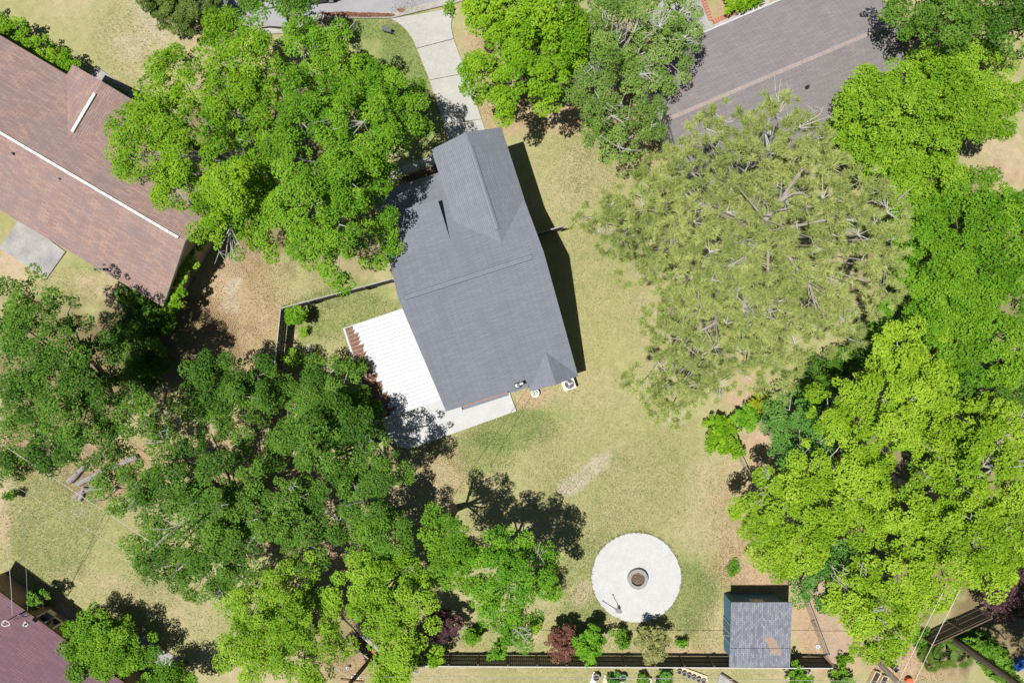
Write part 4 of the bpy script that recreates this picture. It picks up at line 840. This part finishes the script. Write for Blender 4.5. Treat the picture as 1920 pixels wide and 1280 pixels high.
plant('dark_oak_tree','taller deep green oak shading the rounded patio corner','tree',
  [(515,800),(600,775),(690,775),(722,815),(764,852),(774,900),(734,932),(690,962),(640,965),(600,930),(560,900),(520,860)],5,9.5,1.5,L_DARK,BK,group=GT,dead=.12,gap=.1,drop=.1)
plant('dark_oak_tree','sprawling deep green oak with gaps showing leaf litter above the left lawn','tree',
  [(290,792),(370,790),(440,802),(490,800),(520,860),(560,900),(610,935),(660,970),(640,1005),(590,1042),(520,1062),(420,1092),(390,1122),(330,1092),(268,1062),(258,1010),(300,980),(270,950),(200,952),(188,920),(230,882),(198,850)],5.5,9.5,1.4,L_DARK,BK,group=GT,dead=.2,drop=.18,gap=.14)
plant('dark_oak_tree','narrow deep green tree between the patio oak and the shadowed lawn','tree',[(655,965),(720,948),(765,985),(745,1045),(690,1055),(660,1020)],4.5,8,.9,L_MID,BK,group=GT)
plant('yellow_green_tree','bright tree with twiggy gaps next to the open left lawn','tree',[(432,1065),(500,1060),(560,1045),(600,1060),(620,1130),(645,1200),(650,1300),(480,1300),(470,1240),(412,1200),(440,1160),(428,1120)],4.5,8.5,1.3,L_LIME,BK,group=GT,drop=.05,gap=.14)
plant('yellow_green_tree','bright spreading tree over the utility pole next to the purple shrub','tree',[(630,1070),(690,1030),(760,1040),(802,1100),(832,1140),(802,1182),(782,1222),(740,1242),(705,1195),(655,1165)],4.5,9,1.3,L_LIME,BK,group=GT,gap=.12)
plant('yellow_green_tree','low bright tree at the outer side of the board fence by the pole','tree',[(690,1262),(722,1236),(762,1246),(772,1300),(685,1300)],3,6,.8,L_LIME,BK,group=GT)
plant('ash_tree','upright bright green tree standing alone on the lawn near the round slab','tree',
  [(868,1025),(920,972),(968,1000),(1002,1022),(1052,1040),(1072,1062),(1030,1100),(1022,1132),(1000,1162),(962,1202),(930,1192),(908,1150),(888,1110),(868,1070)],4.5,10,1.2,L_BRIGHT,BP,group=GT,dead=.12,drop=.1)
plant('ash_tree','half shaded green tree in the shadow beside the lone lawn tree','tree',[(780,962),(830,940),(872,965),(882,1040),(842,1082),(795,1042)],5,9.8,1.1,L_OAK2,BK,group=GT)
plant('feathery_tree','feathery green tree growing against the maroon roof','tree',[(103,1200),(130,1162),(180,1150),(215,1140),(262,1190),(292,1200),(280,1242),(240,1272),(200,1300),(130,1290)],1.6,3.6,.75,L_OAK2,BK,group=GT,gap=.16,jit=.4)
plant('feathery_tree','low feathery green tree beside the yard slab','tree',[(262,1300),(298,1252),(350,1258),(370,1300)],1.5,3.8,.7,L_OAK2,BK,group=GT)
plant('sapling','small leafy tree in the shadow at the brick wall under the maroon eave','tree',[(48,1118),(62,1105),(82,1110),(90,1130),(75,1142),(58,1132)],1.0,2.0,.36,L_MID,BK,Lsz=(.2,.13),clump=.25,per=24)
plant('dark_tree','dark low tree clump at the left border above the lawn','tree',[(-10,845),(30,850),(40,870),(20,900),(-10,905)],2,4,.7,L_DARK,BK)
plant('purple_tree','deep purple-leaved tree in the black shade of the yellow-green trees','tree',[(1830,1110),(1870,1075),(1930,1070),(1930,1150),(1870,1150)],2.5,5,.75,L_PURPLE,BK)

# the pine
PINE = plant('pine_tree','huge pale needled pine spreading over the lawn right of the grey house','tree',
  [(1062,415),(1090,370),(1150,345),(1190,310),(1240,290),(1235,250),(1270,210),(1330,190),(1400,205),(1440,195),(1500,205),(1540,250),(1570,290),(1640,310),(1675,340),(1692,420),(1682,520),(1640,600),(1590,640),(1520,692),(1460,732),(1400,722),(1330,742),(1300,792),(1250,786),(1210,756),(1163,730),(1180,680),(1232,660),(1213,600),(1240,560),(1200,520),(1130,482),(1108,445)],
  10,17,1.15,L_PINE,M['bark_pine'],Lsz=(.36,.036),needles=True,clump=.40,per=66,dens=1.2,gap=.10,space=.92,drop=.05,dead=.14,edge=.42,base=(1340,470),twig=5,flat=.7,jit=1.2)

def pine_branch(pts, r0, nt):
    o = MB(); W = [P(*p) for p in pts]; n = len(W); o.tube(W, [r0*(1-.7*i/(n-1)) for i in range(n)], 7)
    for q in range(nt):
        i = R.randrange(n-1); f = W[i].lerp(W[i+1], R.random()); d = (W[i+1]-W[i]).normalized(); v = (d*.7 + Vector((R.uniform(-.8,.8),R.uniform(-.8,.8),R.uniform(.0,.5)))).normalized()
        o.tube([f, f+v*R.uniform(.4,.8), f+v*R.uniform(.9,1.4)+Vector((R.uniform(-.2,.2),R.uniform(-.2,.2),0))], [r0*.35, r0*.25, .015], 5)
    at(o.build('branch', M['bark_pine']), PINE)
for pts, r0, nt in (([(1440,432,14.6),(1436,410,16),(1465,375,16.6),(1492,332,16.4)],.2,9), ([(1436,425,15),(1425,400,16.4),(1408,380,16.8)],.13,6), ([(1400,425,14),(1350,400,15.6),(1300,380,15.4),(1280,358,15.2)],.17,8),
    ([(1385,330,14.5),(1374,345,15.4),(1364,370,15.6)],.13,2), ([(1345,580,15.2),(1342,605,15.8),(1310,622,15.4)],.14,7), ([(1440,430,15.5),(1400,480,16.2),(1365,500,15.8)],.12,9), ([(1450,440,15.5),(1520,540,16),(1530,580,15.6)],.10,9), ([(1440,440,15.5),(1440,560,16.2),(1446,600,15.8)],.10,8), ([(1460,430,15.5),(1560,410,16),(1600,395,15.4)],.10,7)):
    pine_branch(pts, r0, nt)

# ------------------------------------------------------------------ hedges, shrubs, climber
SH = dict(limb=False, clump=.24, per=26, gap=.16, flat=1.0, jit=.4)
plant('clipped_hedge','bright green hedge along the street side of the brown roof','hedge',[(-20,20),(22,34),(90,74),(150,112),(158,130),(135,142),(60,104),(-20,62)],1.2,1.9,.55,L_MAPLE,BK,Lsz=(.18,.11),**{**SH,'clump':.28})
plant('juniper_bush','large rounded dark juniper bush at the edge of the bare front yard','bush',[(268,-20),(285,30),(320,60),(350,71),(376,56),(400,30),(414,-20)],1.5,3.6,.6,L_JUN,BK,Lsz=(.24,.07),**{**SH,'clump':.35,'per':80})
plant('wall_climber','green climber hanging on the tan gable wall of the brown-roofed house','climbing plant',[(350,462),(374,440),(378,452),(366,480),(360,505),(347,535),(338,575),(318,590),(306,578),(322,540),(338,500)],1.6,2.9,.42,L_MAPLE,BK,Lsz=(.2,.13),**SH)
plant('leafy_shrub','dark leafy shrub mass at the lower corner of the brown roof','shrub',[(225,548),(262,545),(310,575),(330,600),(300,625),(250,590)],.8,2.0,.5,L_MID,BK,Lsz=(.2,.13),**SH)
plant('leafy_shrub','green foundation shrub by the front path of the brown-roofed house','shrub',[(190,152),(210,160),(235,175),(228,185),(200,170)],.6,1.2,.35,L_MID,BK,Lsz=(.18,.11),**SH)
plant('low_hedge','low green hedge in the planting bed beside the mauve-grey roof','hedge',[(1356,-10),(1425,-14),(1420,2),(1395,18),(1362,24)],.6,1.1,.35,L_MAPLE,BK,Lsz=(.16,.1),**SH)
plant('purple_shrub','dark purple-leaved shrub on the lawn near the long board fence','shrub',[(797,1168),(812,1150),(840,1145),(866,1160),(864,1185),(845,1200),(812,1202),(798,1190)],1.4,3.0,.42,L_PURPLE,BK,Lsz=(.17,.11),**{**SH,'gap':.25})
plant('red_shrub','reddish pink-leaved shrub at the left end of the shrub row by the fence','shrub',[(1025,1192),(1040,1170),(1065,1172),(1080,1190),(1074,1215),(1062,1238),(1036,1236),(1026,1215)],1.2,2.8,.36,L_RED,BK,Lsz=(.16,.1),**{**SH,'gap':.2})
plant('green_shrub','tall glossy green shrub between the reddish shrub and the small shrub','shrub',[(1076,1205),(1084,1184),(1108,1172),(1128,1184),(1130,1210),(1118,1232),(1105,1246),(1090,1235)],1.2,2.9,.36,L_BRIGHT,BK,Lsz=(.2,.12),**{**SH,'gap':.16})
plant('small_shrub','small round green shrub below the round slab','shrub',[(1150,1190),(1160,1180),(1178,1190),(1178,1205),(1168,1214),(1152,1205)],.6,1.5,.3,L_MID,BK,Lsz=(.16,.1),**SH)
plant('pale_shrub','pale yellowish shrub at the edge of the round slab in the row','shrub',[(1192,1195),(1205,1178),(1228,1175),(1250,1190),(1255,1210),(1238,1235),(1222,1246),(1205,1228)],1.2,2.8,.36,L_PALE,BK,Lsz=(.17,.08),**{**SH,'gap':.22})
plant('small_shrub','tiny bright green shrub right of the pale yellowish shrub','shrub',[(1270,1200),(1282,1196),(1286,1208),(1274,1212)],.3,.8,.2,L_BRIGHT,BK,Lsz=(.14,.09),**SH)
plant('small_shrub','small green shrub right of the dark purple shrub','shrub',[(872,1190),(888,1180),(902,1190),(898,1203),(880,1208)],.5,1.3,.26,L_OAK2,BK,Lsz=(.16,.1),**SH)
plant('small_shrub','small yellowish seedling on a bare sand patch by the lone lawn tree','shrub',[(997,1172),(1006,1164),(1016,1170),(1010,1182),(1000,1182)],.3,.9,.22,L_LIME,BK,Lsz=(.14,.09),**SH)
plant('leaning_shrub','yellow-green shrub leaning over the long board fence, left of its twin','shrub',[(805,1215),(825,1208),(836,1228),(830,1246),(806,1244)],1.5,2.6,.38,L_MAPLE,BK,Lsz=(.18,.12),**SH)
plant('leaning_shrub','deep green shrub hanging over the long board fence below the lone lawn tree','shrub',[(914,1222),(930,1200),(940,1200),(950,1225),(935,1236),(918,1234)],1.5,2.6,.38,L_BRIGHT,BK,Lsz=(.18,.12),**SH)
plant('fence_shrub','leafy green shrub inside the corner of the board fence','shrub',[(535,580),(552,574),(572,582),(576,595),(560,606),(540,600)],1.0,2.0,.36,L_OAK2,BK,Lsz=(.18,.11),**SH)
plant('fence_shrub','sparse yellowing shrub along the board fence beside the sandy strip','shrub',[(532,668),(548,660),(566,666),(566,680),(548,690),(534,682)],.9,1.9,.34,L_LIME,BK,Lsz=(.17,.1),**{**SH,'gap':.35})
plant('small_shrub','thin seedling between the two shrubs by the board fence','shrub',[(564,620),(575,617),(578,626),(566,628)],.2,.6,.18,L_LIME,BK,Lsz=(.14,.08),**{**SH,'gap':.4})
plant('vine_bush','bright green rambling bush on the wire fence below the pine','bush',[(1322,790),(1345,780),(1365,786),(1372,810),(1388,840),(1385,865),(1368,850),(1350,850),(1328,845),(1335,815)],.9,1.9,.42,L_MAPLE,BK,Lsz=(.18,.12),**SH)
plant('vine_bush','round green bush beside the yellow bush under the pine','bush',[(1374,775),(1395,762),(1415,768),(1424,785),(1410,802),(1385,803)],.9,1.9,.4,L_BRIGHT,BK,Lsz=(.18,.12),**SH)
plant('yellow_bush','yellow-leaved bush at the sandy gap below the pine','bush',[(1404,755),(1425,742),(1440,748),(1440,768),(1428,778),(1412,770)],.8,1.7,.36,foliage('leaf_yellow',(.20,.24,.008),(.29,.32,.012),(.36,.38,.02)),BK,Lsz=(.18,.12),**SH)
plant('corner_shrub','green shrub behind the fence right of the shed','shrub',[(1475,1262),(1492,1238),(1505,1250),(1520,1260),(1520,1290),(1476,1290)],1.0,2.2,.4,L_BRIGHT,BK,Lsz=(.18,.11),**SH)
plant('corner_shrub','dark green shrub outside the fence corner','shrub',[(1568,1262),(1590,1256),(1602,1270),(1600,1290),(1565,1290)],.8,1.8,.38,L_OAK2,BK,Lsz=(.18,.11),**SH)
plant('corner_shrub','low dark weeds at the foot of the sandy strip by the fence corner','shrub',[(1560,1232),(1590,1228),(1600,1238),(1575,1244)],.3,.8,.28,L_OAK2,BK,Lsz=(.15,.09),**SH)
plant('ground_ivy','dark green ground cover along the shaded bank near the blue tub','ground cover',[(1790,1165),(1830,1180),(1870,1215),(1900,1250),(1920,1290),(1880,1290),(1840,1240),(1790,1200)],.3,.8,.45,L_MID,BK,Lsz=(.2,.13),**SH)
plant('ground_ivy','sparse green weeds round the palmetto by the sandy ground','ground cover',[(1700,1195),(1740,1180),(1770,1200),(1760,1230),(1715,1225)],.2,.7,.32,L_MID,BK,Lsz=(.18,.1),**{**SH,'gap':.5})
plant('weed_clump','bright green weed clump on the bare lawn above the shed','weed',[(1362,1062),(1372,1046),(1384,1062),(1376,1078),(1364,1076)],.1,.35,.26,L_BRIGHT,BK,Lsz=(.13,.05),**SH)
plant('weed_clump','small dark weed clump on the left border lawn','weed',[(10,925),(28,918),(34,932),(14,938)],.4,1.0,.28,L_DARK,BK,Lsz=(.15,.09),**SH)

# palmetto: each frond a part
def palmetto(label, px, py, n, h, ln):
    c_ = P(px,py); r = root('palmetto', c_, label, 'palm'); me0 = None
    at(MB().tube([c_+Vector((0,0,-.1)),c_+Vector((0,0,h))],[.18,.12],8).build('trunk', M['bark']), r)
    for q in range(n):
        az = q*2.4 + R.uniform(-.2,.2); el = R.uniform(.05,.9); d = Vector((math.cos(az)*math.cos(el),math.sin(az)*math.cos(el),math.sin(el)))
        st = c_+Vector((0,0,h)); tip = st+d*ln*R.uniform(.5,.7); mb = MB().tube([st,tip],[.02,.012],4); s = d.cross(Vector((0,0,1))).normalized(); u = s.cross(d)
        for k_ in range(-7,8):
            t = k_*.17; dd_ = (d*math.cos(t)+s*math.sin(t)); e = tip+dd_*ln*.62*(1-.018*abs(k_))-Vector((0,0,.12*ln)); w_ = dd_.cross(u).normalized()*.035
            mb.add([tip,tip.lerp(e,.5)+w_,e,tip.lerp(e,.5)-w_],[(0,1,2,3)])
        at(mb.build('frond', L_PALM), r)
L_PALM = foliage('leaf_palm', (.070,.140,.018), (.130,.200,.030), (.215,.260,.060))
palmetto('larger palmetto with fan fronds under the overhead wires',1752,1212,18,.7,1.25)
palmetto('smaller palmetto with fan fronds at the shaded bank',1790,1222,12,.45,.95)
palmetto('yellowing palmetto at the lower end of the sandy ground under the wires',1735,1232,12,.4,.9)

# leaning dead trunk at the lower right and leaning grey trunk at the lower left
r = root('leaning_tree', P(1640,1235), 'dark bare trunk leaning out below the yellow-green trees', 'tree trunk')
at(MB().tube([P(1632,1222,1.4),P(1655,1250,2.0),P(1700,1295,2.6)],[.16,.2,.22],9).build('trunk', M['bark']), r)
at(MB().tube([P(1655,1250,2.0),P(1652,1235,2.6)],[.12,.05],6).build('stub', M['bark']), r)
at(MB().tube([P(1632,1222,1.4),P(1630,1214,-.1)],[.22,.26],9).build('stump', M['bark']), r)
r = root('leaning_tree', P(690,1190), 'pale grey leaning trunk crossing the dark fence panel by the pole', 'tree trunk')
at(MB().tube([P(672,1172,0),P(684,1192,2.4),P(700,1207,3.1),P(715,1222,3.6),P(728,1242,4.2)],[.26,.23,.19,.16,.11],9).build('trunk', M['bark_pale']), r)
at(MB().tube([P(715,1222,3.6),P(762,1254,4.2),P(785,1262,4.4),P(792,1250,4.7)],[.11,.13,.09,.04],7).build('branch', M['bark_pale']), r)

# ------------------------------------------------------------------ pots, planters and other small things along the bottom edge
def pot(c_, r_, h, mat, parent=None, label=None, group=None):
    o = root('plant_pot', (c_.x,c_.y,0), label, 'pot', group)
    at(MB().disc(c_,r_*.75,0,h,20,r_).build('pot_body', mat), o); at(MB().ring(c_,r_*.82,r_*1.1,h-.02,h+.05,20).build('rim', mat), o); at(MB().disc(c_,r_*.82,h,h+.015,16).build('soil', M['soil']), o); return o
def board(label, pts, z, mat, cat='board', name='garden_board'):
    o = ground_slab(name, pts, mat, z, t=.05); tag(o, label, cat); return o
b = board('long cream board carrying a row of six small pots',[(1265,1251),(1276,1248),(1326,1266),(1328,1276),(1316,1274)],.08,M['cream'])
for q in range(6):
    pot(P(1272+q*9.0,1255.5+q*3.7)+Vector((0,0,.08)),.17,.22,M['pot'],label='small grey pot in the row of six on the cream board',group='six pots on the cream board')
def trough(label, pts, mat):
    W = [P(*p) for p in pts]; r = root('planter_box', W[0], label, 'planter'); n = len(W)
    for a_, e in zip(W, W[1:]+W[:1]): at(MB().bar(a_+Vector((0,0,.18)),e+Vector((0,0,.18)),.06,.36).build('side_board', mat), r)
    at(MB().slab([w_+Vector((0,0,.27)) for w_ in W],.1).build('soil', M['soil']), r); return r
board('white plank lying under the grey pot outside the long fence',[(1113,1257),(1123,1262),(1112,1292),(1101,1292)],.10,M['white']); pot(P(1117,1265)+Vector((0,0,.1)),.27,.3,M['pot'],label='round grey pot on the white plank outside the long fence')
board('pale plank lying under the green pot outside the long fence',[(1161,1258),(1173,1263),(1166,1292),(1154,1292)],.10,M['cream']); pot(P(1167,1266)+Vector((0,0,.1)),.27,.3,M['pot_green'],label='round green pot on the pale plank outside the long fence')
board('weathered plank beside the leafy vegetable plant',[(1133,1264),(1143,1266),(1138,1292),(1126,1292)],.06,M['cream'])
plant('vegetable_plant','leafy blue-green vegetable plant between the two pot planks','plant',[(1140,1266),(1150,1258),(1156,1270),(1150,1288),(1140,1284)],.4,.8,.26,L_TEAL,BK,Lsz=(.2,.13),**SH)
trough('white square planter box with plants outside the long fence',[(1200,1262),(1220,1270),(1212,1290),(1192,1284)],M['white'])
plant('vegetable_plant','low green plant growing in the white planter box','plant',[(1198,1268),(1210,1268),(1212,1280),(1200,1282)],.4,.65,.2,L_MID,BK,Lsz=(.16,.1),**SH)
plant('vegetable_plant','tall blue-green vegetable plant left of the cream board','plant',[(1238,1262),(1248,1254),(1256,1266),(1254,1288),(1240,1288)],.5,1.0,.28,L_TEAL,BK,Lsz=(.2,.12),**SH)
pot(P(1232,1272),.2,.2,M['cream'],label='small cream pot beside the tall vegetable plant')
board('grey slab lying outside the fence below the shed',[(1350,1262),(1384,1285),(1340,1290)],.05,M['concrete_old'],'slab','paving_slab')
MBb = MB().bar(P(1352,1261)+Vector((0,0,.12)),P(1385,1283)+Vector((0,0,.12)),.12,.14).build('edge_timber', M['wood_brown']); tag(MBb,'dark timber along the grey slab below the shed','timber')
for lb_, pts in (('narrow raised bed with pale boards nearest the fence corner',[(1638,1254),(1648,1258),(1630,1292),(1620,1290)]),('narrow raised bed with pale boards beside the leaning dark trunk',[(1652,1262),(1662,1265),(1650,1294),(1638,1292)])):
    trough(lb_, pts, M['cream'])
r = root('orange_bucket', P(1700,1272), 'bright orange bucket on the sandy ground by the leaning dark trunk', 'bucket'); c_ = P(1700,1273)
at(MB().disc(c_,.2,0,.4,20,.26).build('bucket_body', M['orange']), r); at(MB().ring(c_,.22,.29,.38,.44,20).build('rim', M['orange']), r); at(MB().disc(c_,.2,.36,.37,16).build('contents', M['litter_roof']), r)
r = root('storage_tub', P(1905,1240), 'bright blue plastic tub in the shade at the far right bank', 'tub'); c_ = P(1906,1240)
at(MB().box(c_+Vector((0,0,.25)),(1.0,.55,.5),.55).build('tub_body', M['tarp']), r); at(MB().box(c_+Vector((0,0,.52)),(1.08,.62,.05),.55).build('lid', M['tarp']), r)
r = root('plastic_jug', P(1679,1250), 'small white jug on the sandy ground behind the leaning dark trunk', 'jug'); c_ = P(1680,1250)
at(MB().disc(c_,.13,0,.28,14,.12).disc(c_,.11,.28,.36,12,.05).build('jug_body', M['white']), r); at(MB().disc(c_,.05,.36,.40,10).build('cap', M['tarp']), r)
r = root('plastic_jug', P(652,1248), 'small white jug on leaf litter near the utility pole', 'jug'); c_ = P(653,1249)
at(MB().disc(c_,.13,0,.28,14,.12).disc(c_,.11,.28,.36,12,.05).build('jug_body', M['white']), r); at(MB().disc(c_,.05,.36,.40,10).build('cap', M['tarp']), r)
r = root('flying_disc', P(1533,1210), 'pale green round lid lying on the grass right of the shed', 'lid'); c_ = P(1533,1211)
at(MB().disc(c_,.15,.02,.06,18,.12).build('disc_top', M['teal_trim']), r); at(MB().ring(c_,.12,.16,.01,.05,18).build('rim', M['white']), r)
# yard sign by the kerb
r = root('yard_sign', P(727,60), 'low dark tilted sign board standing on the front lawn by the driveway', 'sign'); c_ = P(727,59)
at(MB().box(c_+Vector((0,.0,.42)),(.72,.34,.04),M=Matrix.Rotation(-.22,3,'Z')@Matrix.Rotation(.7,3,'X')).build('board', M['grey_metal']), r)
at(MB().bar(c_+Vector((-.36,-.08,.3)),c_+Vector((.5,-.28,.3)),.05,.05).build('frame', M['dark_metal']), r)
for sx in (-.3,.3): at(MB().tube([c_+Vector((sx,-.1-.2*sx,0)),c_+Vector((sx,-.1-.2*sx,.42))],.025,5).build('leg', M['dark_metal']), r)
# plank by the twiggy tree
r = MB().bar(P(533,1128)+Vector((0,0,.12)),P(552,1142)+Vector((0,0,.12)),.16,.08).build('garden_plank', M['wood_top']); tag(r,'pale plank lying under the bright twiggy tree by the left lawn','plank')

# car parked at the kerb, mostly beyond the picture
r = root('parked_car', P(588,-12), 'dark navy car parked on the grey road behind the open tree', 'car', rz=.12)
def sect(x, w_, z0, z1): return [(x,-w_,z0),(x,w_,z0),(x,w_,z1),(x,w_*.92,z1+.05),(x,-w_*.92,z1+.05),(x,-w_,z1)]
vs = []; S_ = [(-2.2,.78,.45,.62),(-2.05,.86,.28,.82),(-1,.9,.22,.92),(.9,.9,.22,.90),(1.8,.86,.26,.80),(2.15,.74,.42,.60)]
for s_ in S_: vs += sect(*s_)
fs = [(i_*6+j,i_*6+(j+1)%6,(i_+1)*6+(j+1)%6,(i_+1)*6+j) for i_ in range(5) for j in range(6)] + [tuple(range(5,-1,-1)), tuple(range(30,36))]
mk('body', vs, fs, M['car'], r)
mk('cabin', [(-1.5,-.78,.9),(1.0,-.78,.9),(1.0,.78,.9),(-1.5,.78,.9),(-.9,-.62,1.4),(.3,-.62,1.4),(.3,.62,1.4),(-.9,.62,1.4)],[(0,1,5,4),(1,2,6,5),(2,3,7,6),(3,0,4,7),(4,5,6,7)], M['glass'], r)
MB().slab([(-.92,-.63,1.43),(.32,-.63,1.43),(.32,.63,1.43),(-.92,.63,1.43)],.04).build('roof', M['car'], r)
for x in (-1.35,1.35):
    for y in (-.84,.84):
        w_ = MB().tube([(x,y-.1,.32),(x,y+.1,.32)],.32,18).build('wheel', M['tyre'], r); MB().tube([(x,y-.105,.32),(x,y+.105,.32)],.19,12).build('rim', M['metal'], w_)
for y in (-.6,.6): MB().box((2.08,y,.66),(.12,.28,.12)).build('headlight', M['white'], r); MB().box((-2.14,y,.7),(.1,.28,.12)).build('tail_light', M['red'], r)

# ------------------------------------------------------------------ fallen leaves and grass (nobody could count them)
def scatter(name, label, cat, zones, n, mat, L, Wd, up, z=.03, grass=False):
    rng = np.random.default_rng(len(label)*7 + n); X, Y = [], []
    tot = sum(a_*b_ for _,_,a_,b_ in zones)
    for zx, zy, rx, ry in zones:
        k_ = int(n*rx*ry/tot); t = rng.uniform(0,2*np.pi,k_); q = np.sqrt(rng.random(k_)) + np.abs(rng.normal(0,.12,k_)); X.append(zx+rx*q*np.cos(t)); Y.append(zy+ry*q*np.sin(t))
    X = np.concatenate(X); Y = np.concatenate(Y)
    C = np.stack([(X-960)/24, (640-Y)/24, rng.uniform(z*.4,z*1.5,len(X))], 1)
    if grass:
        D = np.array([0,0,.55]) + rng.normal(0,.8,(len(C),3))*np.array([1,1,.2]); V = needle_tris(C, D, L, Wd, rng); F = np.arange(len(V)).reshape(-1,3)
    else:
        V = leaf_quads(C, np.tile(np.array([0,0,1.0]),(len(C),1)), L, Wd, rng, .35); V[:,2] = np.maximum(V[:,2],.012); F = np.arange(len(V)).reshape(-1,4)
    return tag(fast_mesh(name, V, F, mat, fnoise(X, Y, 40, 5)*1.6-.3), label, cat, kind='stuff')
scatter('fallen_leaves','tan and orange fallen leaves over the bare ground between houses','leaves',[(455,560,85,110),(380,640,60,90),(400,860,170,80),(180,890,80,45),(540,960,140,80),(640,1030,60,60),(690,1235,60,45),(830,880,50,60),(1710,1255,70,35),(1190,170,90,110),(960,140,80,90),(1420,1060,80,60),(1380,950,45,90),(30,860,40,50),(1240,290,25,60)],30000,L_LITTER,.085,.05,True)
scatter('lawn_grass','short dry tan-green grass of the lawns','grass',[(1150,640,150,420),(900,900,160,160),(1250,1000,140,180),(1180,420,110,200),(170,1030,190,150),(330,1140,120,80),(640,620,110,70),(330,80,150,100),(1000,1190,330,50),(1000,1265,420,14),(780,120,50,120),(560,540,80,50),(1120,300,120,60),(1350,1150,60,90),(1540,1190,30,60),(160,530,90,30)],170000,L_GRASS,.11,.022,True,.01,True)
scatter('green_grass','fresh green grass patches of the lawns','grass',[(760,120,45,110),(660,52,80,22),(640,590,100,45),(960,805,80,36),(1100,1090,50,80),(1290,1120,50,60),(100,970,80,120),(900,850,60,40)],40000,L_GREEN,.12,.022,True,.01,True)
scatter('gutter_litter','rusty brown leaf litter swept along the road kerb','leaves',[(640,27,32,3.5),(690,29,34,4),(725,29,14,3),(752,20,6,3)],1600,foliage('rusty_leaf',(.16,.07,.04),(.26,.13,.08),(.38,.22,.15),0.05),.11,.06,True,.07)
scatter('lawn_weeds','small scattered green weeds in the lawns','weeds',[(1150,640,150,400),(950,880,140,120),(1250,1000,140,170),(1180,420,110,180),(170,1030,190,140),(330,1140,110,70),(640,620,100,60),(330,80,140,90),(1000,1190,330,45),(1350,1150,60,80)],5200,foliage('weed_leaf',(.12,.20,.03),(.18,.27,.045),(.25,.33,.07),0.1),.13,.055,True,.03)
scatter('rim_grass','grass creeping over the rim of the round white slab','grass',[(1193+84.5*math.cos(t),1081.5+84.5*math.sin(t),R.uniform(1,3),R.uniform(1,3)) for t in [i*.05+R.uniform(0,.05) for i in range(125)] if R.random() < .55],1500,L_GRASS,.10,.025,True,.1,True)
